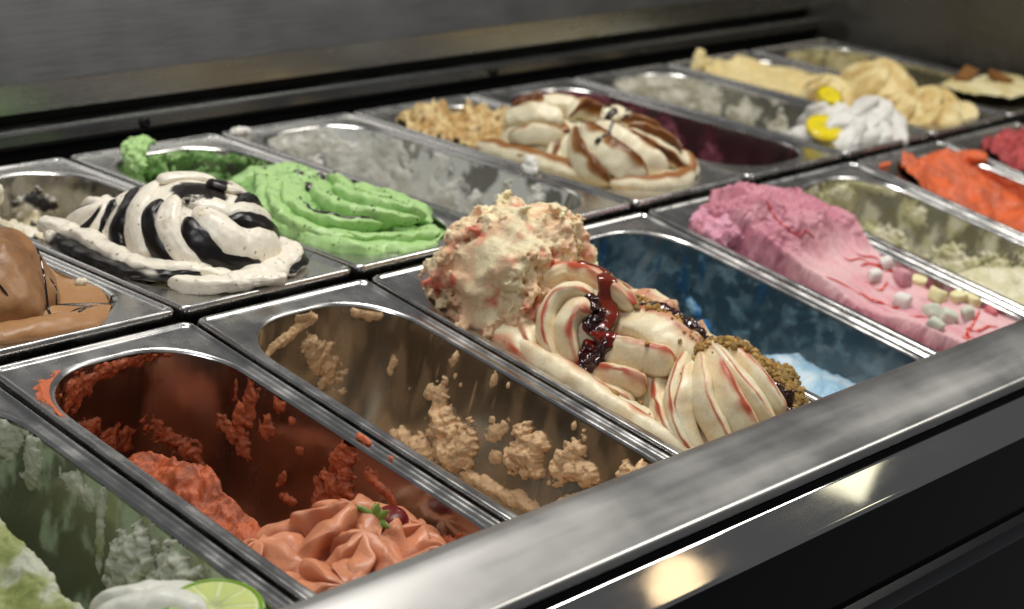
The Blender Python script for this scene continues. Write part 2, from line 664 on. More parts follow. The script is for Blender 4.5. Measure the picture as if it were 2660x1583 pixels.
def ribbon(g, pts, w, h, color, n=70, m=20, lean=0.0, crest=1.0, taper=(0.25, 0.25), wob=0.06, seed=0, up=(0, 0, 1), about=None, drag=0.00045):
    """a piped or folded strand: section w x h swept along pts; color(phi, s) -> rgb arrays"""
    C = catmull(pts, n)
    T = np.gradient(C, axis=0)
    T /= np.linalg.norm(T, axis=1)[:, None] + 1e-9
    UP = np.broadcast_to(np.asarray(up, float), C.shape)
    if about is not None:                                   # strand hugging an ellipsoid: section stands on its surface
        UP = (C - np.asarray(about[0])) / np.asarray(about[1]) ** 2
        UP = UP / np.linalg.norm(UP, axis=1)[:, None]
    U = UP - T * (T * UP).sum(1)[:, None]
    U /= np.linalg.norm(U, axis=1)[:, None] + 1e-9
    N = np.cross(T, U)
    s = np.linspace(0, 1, n)
    env = np.ones(n)
    if taper[0]:
        env *= np.sqrt(np.clip(1 - np.clip(1 - s / taper[0], 0, 1) ** 2, 0, 1))
    if taper[1]:
        env *= np.sqrt(np.clip(1 - np.clip(1 - (1 - s) / taper[1], 0, 1) ** 2, 0, 1))
    env = np.maximum(env, 0.02)
    wv = (np.interp(s, np.linspace(0, 1, len(np.atleast_1d(w))), np.atleast_1d(w)) if np.ndim(w) else w) * env
    hv = (np.interp(s, np.linspace(0, 1, len(np.atleast_1d(h))), np.atleast_1d(h)) if np.ndim(h) else h) * env
    ph = np.linspace(0, 2 * np.pi, m, endpoint=False)
    cu, su = np.cos(ph), np.sin(ph)
    su2 = np.sign(su) * np.abs(su) ** np.where(su > 0, crest, 1)
    A = cu[None] + lean * np.maximum(su2, 0)[None] ** 1.5
    V = C[:, None] + N[:, None] * (A * wv[:, None])[..., None] + U[:, None] * (su2[None] * hv[:, None])[..., None]
    V = V.reshape(-1, 3)
    if wob:
        k = np.repeat(env, m)[:, None] * np.mean(np.atleast_1d(w)) * wob * 2
        V = V + np.stack([fbm(V, 60, 2, seed + q) for q in range(3)], 1) * k
    S_, PH = np.meshgrid(s, ph, indexing='ij')
    if drag and m >= 16:                                    # fine drag marks left by the spatula, running along the strand
        ctr = np.repeat(C, m, 0)
        dr = V - ctr
        dr /= np.linalg.norm(dr, axis=1)[:, None] + 1e-9
        q = np.stack([np.cos(PH).ravel() * 3.2, np.sin(PH).ravel() * 3.2, S_.ravel() * 2.2 + seed], -1)
        V = V + dr * (noise(q, 2.2, seed + 5) + 0.6 * noise(q * [1, 1, 0.5], 4.6, seed + 7))[:, None] * drag * np.repeat(env, m)[:, None]
    if callable(color):
        col = color(PH.ravel(), S_.ravel(), V) if color.__code__.co_argcount == 3 else color(PH.ravel(), S_.ravel())
    else:
        col = color
    g.add(V, grid_faces(n, m, close_v=True), col)
    return g


def orient(axis, spin=0.0):
    z = np.asarray(axis, float); z /= np.linalg.norm(z)
    x = np.cross([0, 1, 0.2], z); x /= np.linalg.norm(x)
    y = np.cross(z, x)
    R = np.stack([x, y, z], 1)
    c, s_ = math.cos(spin), math.sin(spin)
    return R @ np.array([[c, -s_, 0], [s_, c, 0], [0, 0, 1]])


def dome(g, c, rx, ry, h, n, twist, depth, color, axis=(0, 0, 1), spin=0.0, pw=0.6, nt=90, seed=0, vary=0.10, tip=1.0, under=0.25, squash=1.0, tw_pow=1.0, wob=0.02, saw=0.0):
    """piped swirl: n rounded lobes winding from the peak to the base; color(phase, t, lobe, P)"""
    na = max(140, n * 26)
    t = np.linspace(0, 1 + under, nt)
    th = np.linspace(0, 2 * np.pi, na, endpoint=False)
    T, TH = np.meshgrid(t, th, indexing='ij')
    a = np.minimum(T, 1) * np.pi / 2
    rho = np.where(T <= 1, np.sin(a) ** tip, 1 - 0.6 * np.clip(T - 1, 0, 1) ** 1.5)
    ze = np.where(T <= 1, np.cos(a) ** 1.0, -(T - 1) * 1.3)
    raw = n * TH / (2 * np.pi) + twist * T ** tw_pow
    ph = raw % 1.0
    lobe = np.floor(raw).astype(int) % n
    rng = np.random.RandomState(seed)
    lv = 1 + rng.uniform(-vary, vary, n)
    Lb = np.abs(np.sin(np.pi * ph)) ** pw
    if saw:
        Ls = np.where(ph < 0.84, np.sin(np.pi / 2 * np.minimum(ph / 0.84, 1)) ** 0.75, np.cos(np.pi / 2 * np.clip((ph - 0.84) / 0.16, 0, 1)) ** 0.8)
        Lb = Lb * (1 - saw) + Ls * saw
    fade = sstep(0.0, 0.35, T)
    R = 1 - depth * fade * (1 - Lb)
    R *= 1 + (lv[lobe] - 1) * Lb * fade
    P = np.stack([rx * rho * R * np.cos(TH), ry * rho * R * np.sin(TH), h * ze * (1 - 0.5 * depth * fade * (1 - Lb))], -1).reshape(-1, 3)
    P = P @ orient(axis, spin).T
    P[:, 2] *= squash
    P = P + np.asarray(c)
    P = P + np.stack([fbm(P, 45, 2, seed + q + 3) for q in range(3)], 1) * wob * rx
    col = color(ph.ravel(), T.ravel(), lobe.ravel(), P)
    g.add(P, grid_faces(nt, na, close_v=True)[:, ::-1], col)
    return g


def half_width(y, z):
    hx, hy, r = basin_dims(np.minimum(z, -0.003))
    e = np.clip(np.abs(y) - (hy - r), 0, r)
    return hx - r + np.sqrt(np.maximum(r * r - e * e, 0))


def mass(g, hf, cf, ylo, yhi, nx=110, ny=240, keep=None, wall=0.0006):
    """gelato lying in the basin: height hf(x, y), pigment cf(P); keep(P) drops faces"""
    u = np.linspace(-1, 1, nx)
    y = np.linspace(ylo, yhi, ny)
    U, Y = np.meshgrid(u, y, indexing='ij')
    X = U * (half_width(Y, -0.02 + 0 * Y) + wall)
    for _ in range(2):
        Z = hf(X, Y)
        X = U * (half_width(Y, Z) + wall)
    Z = hf(X, Y)
    P = np.stack([X, Y, Z], -1).reshape(-1, 3)
    F = grid_faces(nx, ny)
    if keep is not None:
        k = keep(P)
        F = F[k[F].any(1)]
    g.add(P, F, cf(P))
    return g


L1, LA, LB = OPY - OPR, OPR * math.pi / 2, 2 * (OPX - OPR)


def wallpos(a, z):
    """a: length along the basin wall from the middle of the right side, round the back; z: height"""
    hx, hy, r = basin_dims(z)
    x = np.where(a < L1, hx, 0.0); y = np.where(a < L1, a / L1 * (hy - r), 0.0)
    th = (a - L1) / LA * np.pi / 2
    m = (a >= L1) & (a < L1 + LA)
    x = np.where(m, hx - r + r * np.cos(th), x); y = np.where(m, hy - r + r * np.sin(th), y)
    b = a - L1 - LA
    m = (b >= 0) & (b < LB)
    x = np.where(m, (hx - r) - b / LB * 2 * (hx - r), x); y = np.where(m, hy, y)
    th = np.pi / 2 + (b - LB) / LA * np.pi / 2
    m = b >= LB
    x = np.where(m, -(hx - r) + r * np.cos(th), x); y = np.where(m, hy - r + r * np.sin(th), y)
    return np.stack([x, y, z], -1)


def wall_field(a0, a1, z0, z1, na, nz):
    A, Z = np.meshgrid(np.linspace(a0, a1, na), np.linspace(z0, z1, nz), indexing='ij')
    P = wallpos(A, Z)
    e = 1e-4
    n = np.cross(wallpos(A + e, Z) - P, wallpos(A, Z + e) - P)
    n /= np.linalg.norm(n, axis=-1)[..., None]
    return A, Z, P, -n   # inward


def clumps(g, strokes, color, seed=0, a0=-0.13, a1=0.29, z0=-0.106, z1=-0.0045, na=420, nz=110, edge=0.45, rough=1.0, fs=110, streak=1.0, thin=1.0, grow=1.0):
    """smears and clots stuck to the wall. stroke = (a, z, ra, rz, rot_deg, thickness)"""
    A, Z, P, N = wall_field(a0, a1, z0, z1, na, nz)
    Q = np.stack([A, Z * streak, 0 * A], -1)
    e1 = fbm(Q, fs, 4, seed, gain=0.6)
    e2 = fbm(Q, fs * 2.2, 3, seed + 9, gain=0.6)
    T = np.full(A.shape, -1e-3)
    for (a, z, ra, rz, rot, th) in strokes:
        c, s_ = math.cos(math.radians(rot)), math.sin(math.radians(rot))
        da, dz = A - a, Z - z
        ra, rz, th = ra * grow, rz * grow, th * thin
        p, q = (da * c + dz * s_) / ra, (-da * s_ + dz * c) / rz
        d = np.sqrt(p * p + q * q) + edge * e1 + 0.15 * e2
        v = 1 - d
        T = np.maximum(T, np.where(v > 0, th * np.sqrt(np.clip(v, 0, 1)) + rough * 0.0011 * np.minimum(np.abs(v) * 4, 1) * (e2 + 0.6 * e1), -1e-4))
    T = np.where(T > 0, np.maximum(T, 0.0004), T)
    Tn = np.clip(T, 0, 0.03)
    V = (P + N * (Tn - 0.0006)[..., None])
    V = V.reshape(-1, 3)
    F = grid_faces(na, nz)
    k = (T > 0).ravel()
    F = F[k[F].any(1)]
    used = np.unique(F)
    rm = -np.ones(len(V), int); rm[used] = np.arange(len(used))
    V = V[used]
    col = color(V, Tn.ravel()[used]) if callable(color) else color
    if len(F):
        g.add(V, rm[F][:, ::-1], col)
    return g


def film(parent, cov, color, seed=0, a0=-0.13, a1=0.29, z0=-0.108, z1=-0.0043, na=260, nz=90, name="melted_film", thick=0.0004):
    """thin see-through film of melt on the wall; cov(A, Z, P) in 0..1"""
    A, Z, P, N = wall_field(a0, a1, z0, z1, na, nz)
    c = np.clip(cov(A, Z, P), 0, 1)
    V = (P + N * (thick + 0.0005 * c)[..., None]).reshape(-1, 3)
    F = grid_faces(na, nz)
    k = c.ravel() > 0.02
    F = F[k[F].any(1)]
    used = np.unique(F)
    rm = -np.ones(len(V), int); rm[used] = np.arange(len(used))
    V = V[used]
    col = color(V) if callable(color) else np.broadcast_to(color, (len(V), 3))
    o = build(name, V, rm[F][:, ::-1], M_FILM, parent, color=col, cover=c.ravel()[used])
    o["kind"] = "stuff"
    return o


def keep_big(V, Q, least=160):
    """drops crumbs of the iso surface that float free"""
    lab = np.arange(len(V))
    E = np.concatenate([Q[:, [0, 1]], Q[:, [1, 2]], Q[:, [2, 3]]])
    for _ in range(60):
        m = np.minimum(lab[E[:, 0]], lab[E[:, 1]])
        old = lab.copy()
        np.minimum.at(lab, E[:, 0], m)
        np.minimum.at(lab, E[:, 1], m)
        lab = lab[lab]
        lab = lab[lab]
        if (lab == old).all():
            break
    cnt = np.bincount(lab, minlength=len(V))
    ok = cnt[lab] >= min(least, cnt.max())
    Q = Q[ok[Q].all(1)]
    us = np.unique(Q)
    rm = -np.ones(len(V), int)
    rm[us] = np.arange(len(us))
    return V[us], rm[Q]


def lump(g, balls, cell, k, disp, color, seed=0, pad=0.012, floor=None, warp=0.0, least=160):
    """union of soft balls with a crumbly surface: balls = (x, y, z, rx, ry, rz)"""
    B = np.array(balls, float)
    lo = (B[:, :3] - B[:, 3:]).min(0) - pad
    hi = (B[:, :3] + B[:, 3:]).max(0) + pad
    n = np.ceil((hi - lo) / cell).astype(int) + 1
    G = np.stack(np.meshgrid(*[lo[i] + cell * np.arange(n[i]) for i in range(3)], indexing='ij'), -1)
    F = np.full(n, 0.05)
    ax = [lo[i] + cell * np.arange(n[i]) for i in range(3)]
    def one(X, b):
        q = (X - b[:3]) / b[3:]
        return (np.sqrt(np.einsum('...i,...i', q, q)) - 1) * b[3:].min()
    for b in B:
        sl = tuple(slice(max(0, int((b[i] - b[3 + i] - pad - k - lo[i]) / cell)), min(n[i], int((b[i] + b[3 + i] + pad + k - lo[i]) / cell) + 2)) for i in range(3))
        F[sl] = smin(F[sl], one(G[sl], b), k)
    if warp:
        nr = np.abs(F) < warp + 0.006
        X = G[nr]
        X = X + warp * np.stack([noise(X, 38, seed + q) for q in range(3)], -1)
        f = None
        for b in B:
            d = one(X, b)
            f = d if f is None else smin(f, d, k)
        F[nr] = f
    if disp is not None:
        near = np.abs(F) < 0.012
        F[near] += disp(G[near])
    if floor is not None:
        F = np.maximum(F, floor - G[..., 2])
    V, Q = keep_big(*surface_nets(F, lo, cell), least)
    g.add(V, Q, color(V) if callable(color) else color)
    return g


def gelato(row, k, label):
    e = empty("gelato", frame(row, k))
    tag(e, label, "ice cream", "gelato flavours in the pans")
    return e


def speckle(P, col, dark, scale, thr, seed=0):
    """pigment specks (ground biscuit, vanilla, chocolate)"""
    n = noise(P, scale, seed)
    return mix(col, dark, sstep(thr, thr + 0.08, n))


def crumbs(parent, drop, spots, color, name, mat, smin_=0.0012, smax=0.0032, seed=0, kind=True, sink=0.3):
    """irregular crumbs scattered on the surface; spots = (x, y, rx, ry, rot, count)"""
    rng = np.random.RandomState(seed)
    g = Geo()
    ico = np.array([(0, 0, 1), (0.9, 0, 0.3), (0.28, 0.85, 0.3), (-0.72, 0.53, 0.3), (-0.72, -0.53, 0.3), (0.28, -0.85, 0.3),
                    (0.72, 0.53, -0.3), (-0.28, 0.85, -0.3), (-0.9, 0, -0.3), (-0.28, -0.85, -0.3), (0.72, -0.53, -0.3), (0, 0, -1)], float)
    it = np.array([(0, 1, 2), (0, 2, 3), (0, 3, 4), (0, 4, 5), (0, 5, 1), (1, 6, 2), (2, 7, 3), (3, 8, 4), (4, 9, 5), (5, 10, 1),
                   (6, 7, 2), (7, 8, 3), (8, 9, 4), (9, 10, 5), (10, 6, 1), (11, 7, 6), (11, 8, 7), (11, 9, 8), (11, 10, 9), (11, 6, 10)])
    for (x, y, rx, ry, rot, cnt) in spots:
        for i in range(cnt):
            a, r = rng.uniform(0, 6.283), math.sqrt(rng.uniform(0, 1)) * (0.75 + 0.5 * rng.rand())
            p, q = rx * r * math.cos(a), ry * r * math.sin(a)
            c, s_ = math.cos(math.radians(rot)), math.sin(math.radians(rot))
            pt, nn = drop.hit(x + p * c - q * s_, y + p * s_ + q * c)
            if pt is None:
                continue
            s = smin_ + (smax - smin_) * rng.rand() ** 2.2
            V = ico * rng.uniform(0.7, 1.3, (12, 1)) * s * rng.uniform(0.7, 1.2, 3)
            ax = rng.uniform(0, 6.283)
            V = V @ np.array([[math.cos(ax), -math.sin(ax), 0], [math.sin(ax), math.cos(ax), 0], [0, 0, 1]]).T
            V = V + pt + nn * s * (1 - 2 * sink) * (1 + (rng.rand() > 0.7) * 0.8)
            g.add(V, it, np.asarray(color) * rng.uniform(0.6, 1.25))
    V, F, C = g.arr()
    o = build(name, V, [np.concatenate(F)], mat, parent, smooth=False, color=np.clip(C, 0, 1))
    if kind:
        o["kind"] = "stuff"
    return o


def drizzle(g, drop, pts, w, color, h=None, n=60, lift=0.0002, seed=0, taper=(0.15, 0.15)):
    """a thread of sauce laid on the surface along x, y points"""
    C = catmull(np.c_[np.asarray(pts, float), np.zeros(len(pts))], n)
    last = 0.0
    for i in range(n):
        p, nn = drop.hit(C[i, 0], C[i, 1])
        if p is not None:
            last = p[2]
        C[i, 2] = last + lift
    k = np.array([0.25, 0.5, 0.25])
    z = np.convolve(np.pad(C[:, 2], 2, mode='edge'), np.convolve(k, k), 'same')[2:-2]
    C[:, 2] = np.maximum(z, C[:, 2] - 0.0005)
    ribbon(g, C, w, h or np.mean(w) * 0.55, color, n=n, m=10, taper=taper, wob=0.12, seed=seed)
    return g

# ------------------------------------------------------------------ front row
def rgbn(P, A, B, scale, seed=0, lo=-0.35, hi=0.35, oct_=3):
    return mix(A, B, sstep(lo, hi, fbm(P, scale, oct_, seed)))


def tan_pan():
    e = gelato('f', 0, "tan caramel gelato leftovers clinging to the walls of a nearly empty pan")
    g = Geo()
    st = [(0.223, -0.022, 0.034, 0.0045, -20, 0.003), (0.180, -0.045, 0.026, 0.011, 50, 0.006), (0.2026, -0.007, 0.007, 0.005, 0, 0.003),
          (0.150, -0.007, 0.011, 0.005, 0, 0.005),
          (0.072, -0.052, 0.007, 0.020, -8, 0.007), (0.062, -0.064, 0.014, 0.014, 0, 0.012), (0.050, -0.078, 0.018, 0.016, 0, 0.014), (0.082, -0.046, 0.006, 0.007, 0, 0.005),
          (0.040, -0.070, 0.010, 0.018, 0, 0.010), (0.086, -0.090, 0.022, 0.008, 0, 0.010),
          (0.0161, -0.048, 0.006, 0.012, 30, 0.004), (0.010, -0.062, 0.006, 0.006, 0, 0.004), (0.022, -0.039, 0.003, 0.003, 0, 0.003),
          (-0.016, -0.047, 0.015, 0.016, 0, 0.012), (-0.022, -0.038, 0.009, 0.010, 0, 0.009), (-0.008, -0.058, 0.010, 0.006, 0, 0.008),
          (-0.052, -0.034, 0.009, 0.018, 25, 0.007), (-0.062, -0.038, 0.016, 0.009, -12, 0.010), (-0.044, -0.046, 0.008, 0.006, 0, 0.008),
          (-0.104, -0.024, 0.012, 0.008, 20, 0.009), (-0.112, -0.014, 0.006, 0.011, 0, 0.010),
          (0.0686, -0.0135, 0.0035, 0.007, 0, 0.003), (0.030, -0.0125, 0.003, 0.006, 0, 0.0025), (0.1234, -0.042, 0.004, 0.009, 8, 0.0018),
          (0.004, -0.086, 0.036, 0.0055, -6, 0.007), (-0.03, -0.082, 0.016, 0.006, 5, 0.008), (-0.062, -0.066, 0.012, 0.007, 0, 0.007), (-0.08, -0.060, 0.016, 0.006, 0, 0.008)]
    rng = np.random.RandomState(5)
    for i in range(18):
        st.append((rng.uniform(-0.12, 0.17), rng.uniform(-0.095, -0.008), rng.uniform(0.0009, 0.0022), rng.uniform(0.001, 0.003), rng.uniform(-30, 30), 0.0022))
    clumps(g, st, lambda V, T: rgbn(V, TAN * 0.86, TAN * 1.12, 160, 3), seed=2, na=620, nz=170, edge=0.5, rough=0.8, fs=85, grow=1.12)
    # remains on the floor and a curl against the rail
    def hf(x, y):
        P = np.stack([x, y, 0 * x], -1)
        return -DEPTH - 0.004 + 0.016 * np.clip(fbm(P, 26, 4, 4, 0.6), -0.4, 1) + 0.02 * sstep(-0.07, -0.14, y)
    mass(g, hf, lambda P: rgbn(P, TAN * 0.86, TAN * 1.1, 120, 3), -0.15, 0.14, 80, 160)
    o = g.obj("wall_clumps", M_ROUGH, e)
    o["kind"] = "stuff"
    g = Geo()
    ribbon(g, [(0.062, -0.105, -0.060), (0.045, -0.112, -0.050), (0.025, -0.122, -0.048), (0.0, -0.135, -0.055)], 0.010, 0.008, lambda p, s: np.broadcast_to(TAN * 1.05, (len(p), 3)), seed=3, wob=0.12)
    g.obj("scraped_curl", M_SOFT, e)
    film(e, lambda A, Z, P: (0.06 + 0.26 * sstep(-0.1, 0.5, fbm(np.stack([A, Z * 0.35, 0 * A], -1), 60, 3, 8)) + 0.5 * sstep(0.62, 0.8, fbm(np.stack([A * 1.6, Z * 0.12, 0 * A], -1), 90, 3, 18))), TAN * 0.75, seed=1)


tan_pan()


def red_pan():
    e = gelato('f', -1, "red strawberry sorbet, scraped at the back with a fresh piped swirl in front")
    g = Geo()
    st = [(0.206, -0.010, 0.045, 0.006, -8, 0.005), (0.2386, -0.020, 0.02, 0.012, -30, 0.006), (0.226, -0.050, 0.016, 0.008, 0, 0.007), (0.20, -0.066, 0.02, 0.01, 0, 0.008),
          (0.096, -0.022, 0.007, 0.020, -6, 0.005), (0.100, -0.034, 0.010, 0.012, 0, 0.008), (0.107, -0.047, 0.013, 0.008, 25, 0.009), (0.093, -0.052, 0.008, 0.008, 0, 0.008),
          (0.110, -0.018, 0.002, 0.013, -10, 0.003), (0.075, -0.028, 0.008, 0.008, 50, 0.006), (0.068, -0.010, 0.005, 0.006, 0, 0.005), (0.055, -0.014, 0.004, 0.003, 0, 0.004),
          (0.042, -0.030, 0.004, 0.004, 0, 0.004), (0.052, -0.056, 0.003, 0.008, 20, 0.005), (0.044, -0.066, 0.008, 0.004, 0, 0.006),
          (0.005, -0.018, 0.009, 0.021, 8, 0.009), (0.000, -0.036, 0.012, 0.020, 0, 0.011), (0.014, -0.050, 0.009, 0.02, 0, 0.009),
          (-0.030, -0.018, 0.022, 0.0045, 12, 0.006), (-0.10, -0.03, 0.012, 0.012, 0, 0.007), (0.15, -0.068, 0.032, 0.008, 25, 0.008)]
    clumps(g, st, lambda V, T: rgbn(V, RED * 0.8, RED * 1.15, 130, 3), seed=12, na=560, nz=150, edge=0.68, rough=0.9, fs=105, thin=0.6)
    g.obj("wall_clumps", M_ROUGH, e)["kind"] = "stuff"
    # scraped mass along the left side
    g = Geo()
    def hf(x, y):
        P = np.stack([x, y, 0 * x], -1)
        n = fbm(P, 34, 5, 6, 0.55)
        edge = 0.031 + 0.020 * noise(P, 22, 3) - 0.25 * np.maximum(y - 0.06, 0)
        top = -0.052 + 0.010 * n + 0.018 * np.exp(-((x - 0.004) / 0.02) ** 2 - ((y - 0.062) / 0.02) ** 2) - 0.10 * np.maximum(y - 0.09, 0)
        low = -DEPTH - 0.003 + 0.010 * np.maximum(n, 0)
        s = sstep(0.012, -0.010, x - edge + 0.008 * n) * sstep(0.155, 0.12, y + 0.02 * n)
        return low + (top - low) * s
    mass(g, hf, lambda P: rgbn(P, RED * 0.78, RED * 1.2, 90, 3), -0.15, 0.15, 130, 260)
    V = g.V[0]
    V += np.stack([fbm(V, 70, 4, 30 + q, 0.55) for q in range(3)], 1) * 0.0022
    g.obj("scraped_mass", M_ROUGH, e)
    # piped swirl of folded petals
    g = Geo()
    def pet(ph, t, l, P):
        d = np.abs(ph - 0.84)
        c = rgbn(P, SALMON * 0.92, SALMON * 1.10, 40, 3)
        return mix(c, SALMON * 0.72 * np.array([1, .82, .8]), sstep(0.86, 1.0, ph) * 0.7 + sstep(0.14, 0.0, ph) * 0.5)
    for q, (c, rx, ry, h, n, tw, ax, sp) in enumerate([((0.022, -0.060, -0.076), 0.050, 0.050, 0.056, 7, 0.9, (0.1, 0.15, 1), 0.3), ((-0.020, -0.040, -0.078), 0.040, 0.042, 0.038, 6, 0.8, (-0.2, 0.3, 1), 1.3),
                                                    ((-0.018, -0.096, -0.076), 0.050, 0.048, 0.046, 7, 1.0, (-0.25, -0.1, 1), 2.2), ((0.032, -0.112, -0.076), 0.046, 0.044, 0.054, 7, -0.9, (0.2, -0.1, 1), 0.8),
                                                    ((-0.030, -0.130, -0.078), 0.040, 0.030, 0.040, 6, 0.9, (-0.2, -0.2, 1), 1.0), ((0.006, -0.085, -0.066), 0.036, 0.038, 0.046, 6, 1.1, (0.0, 0.1, 1), 2.6), ((0.046, -0.080, -0.074), 0.034, 0.040, 0.046, 6, 0.9, (0.3, 0.0, 1), 0.2), ((-0.044, -0.070, -0.076), 0.030, 0.036, 0.036, 6, 0.9, (-0.3, 0.1, 1), 1.7)]):
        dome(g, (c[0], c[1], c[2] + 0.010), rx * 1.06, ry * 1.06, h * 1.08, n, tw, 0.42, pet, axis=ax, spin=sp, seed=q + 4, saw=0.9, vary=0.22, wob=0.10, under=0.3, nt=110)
    D = Drop(g)
    g.obj("piped_swirl", M_SMOOTH, e)
    # melt on the steel; its dark red also paints in the sorbet's reflection
    film(e, lambda A, Z, P: 0.12 + 0.22 * sstep(-0.3, 0.5, fbm(np.stack([A, Z * 0.5, 0 * A], -1), 30, 3, 8)) * sstep(-0.02, -0.075, Z) + 0.75 * sstep(0.10, 0.5, fbm(np.stack([A, Z, 0 * A], -1), 55, 4, 5)) * sstep(-0.045, -0.008, Z) * sstep(0.12, 0.2, A)
         + 0.5 * sstep(0.16, 0.2, A) * sstep(0.25, 0.2, A) * sstep(-0.02, -0.05, Z) * sstep(-0.25, 0.35, fbm(np.stack([A * 2, Z * .25, 0 * A], -1), 40, 3, 15)), RED * 0.26, seed=1)
    # smears on the flange at the back left
    g = Geo()
    u, v = np.meshgrid(np.linspace(-0.076, 0.0, 150), np.linspace(0.105, 0.172, 130), indexing='ij')
    P = np.stack([u, v, 0 * u], -1)
    n = fbm(P, 70, 4, 21, 0.55)
    d1 = np.abs(np.hypot((u + 0.0155) / 1.0, (v - 0.106) / 1.0) - 0.0605 - 0.004 * n)
    T = 0.0016 * np.clip(1.0 - d1 / 0.0042, -1, 1) + 0.0014 * n - 0.0006
    T = np.where((np.hypot(u + 0.0155, np.maximum(v - 0.106, 0)) < 0.0575), -1, T) - 0.003 * sstep(-0.045, -0.005, u)
    V = np.stack([u, v, -0.0019 + np.maximum(T, 0)], -1).reshape(-1, 3)
    F = grid_faces(150, 130)
    k = (T > 0).ravel()
    F = F[k[F].any(1)]
    us = np.unique(F); rm = -np.ones(len(V), int); rm[us] = np.arange(len(us))
    g.add(V[us], rm[F], RED * 1.3)
    for x, y, s in ((0.0765, -0.004, 0.0042), (0.0755, -0.030, 0.0014)):
        lump(g, [(x, y, -0.0005, s * 0.55, s * 1.5, s * 0.5), (x, y + s, -0.0005, s * 0.4, s * 0.7, s * 0.4)], 0.0007, 0.002, lambda G: 0.0006 * noise(G, 500), RED * 1.35, pad=0.003)
    g.obj("rim_smears", M_ROUGH, e)["kind"] = "stuff"
    return D, frame('f', -1)


_D, _m = red_pan()


def strawberry(D, m):
    p, n = D.hit(0.042, -0.064)
    z = (p[2] if p is not None else -0.02)
    o = empty("strawberry", m @ Matrix.Translation((0.041, -0.064, z - 0.0050)) @ Matrix.Rotation(math.radians(-26), 4, 'Z') @ Matrix.Rotation(math.radians(16), 4, 'Y'))
    tag(o, "half sunk dark red strawberry with green leaves on the red swirl", "strawberry")
    g = Geo()
    t = np.linspace(0, np.pi, 26); th = np.linspace(0, 2 * np.pi, 36, endpoint=False)
    T, TH = np.meshgrid(t, th, indexing='ij')
    r = 0.0115 * np.sin(T) ** 0.8 * (1 - 0.25 * np.cos(T))
    seeds = np.maximum(0, np.cos(TH * 9 + (np.floor(T * 4.4) % 2) * np.pi) * np.cos(T * 4.4 * np.pi)) ** 8
    r = r * (1 - 0.06 * seeds)
    P = np.stack([0.018 * -np.cos(T), r * np.cos(TH), r * np.sin(TH) * 0.95], -1).reshape(-1, 3)
    P = P @ np.array([[0.8, -0.55, 0], [0.55, 0.8, 0], [0, 0, 1]]).T
    col = mix(s2l((104, 20, 20)), s2l((150, 104, 56)), (seeds > 0.5).ravel())
    g.add(P, grid_faces(26, 36, close_v=True), col)
    g.obj("fruit", M_SAUCE_SOFT, o)
    mg = plain("strawberry_leaf_green", (122, 150, 66), rough=0.5, bump=0.3)
    c0 = np.array([-0.0140, -0.0098, 0.0062])
    rl = np.random.RandomState(8)
    for i in range(9):
        a = 2 * math.pi * i / 9 + rl.uniform(-0.25, 0.25)
        d = np.array([0.0, math.cos(a), math.sin(a)])
        R = np.array([[0.8, -0.55, 0], [0.55, 0.8, 0], [0, 0, 1]])
        d = R @ d
        ax = R @ np.array([-1.0, 0, 0])
        sd = np.cross(d, ax)
        L = rl.uniform(0.009, 0.015)
        cu = rl.uniform(-0.008, 0.006)
        V = []
        for q, wd in ((0, 0.0014), (0.35, 0.0032), (0.7, 0.0024), (1.0, 0.0001)):
            ctr = c0 + d * L * q + ax * (cu * q * q + 0.002 * q)
            for s_ in (-1, 0, 1):
                V.append(ctr + sd * wd * s_ + ax * (0.0007 if s_ == 0 else 0.0))
        V = np.array(V)
        V2 = V - ax * 0.0005
        F = grid_faces(4, 3)
        k = 12
        edge = [0, 1, 2, 5, 8, 11, 10, 9, 6, 3]
        side = np.array([[edge[j], edge[(j + 1) % 10], edge[(j + 1) % 10] + k, edge[j] + k] for j in range(10)])
        build("leaf", np.concatenate([V, V2]), [np.concatenate([F, F[:, ::-1] + k, side])], mg, o)


strawberry(_D, _m)


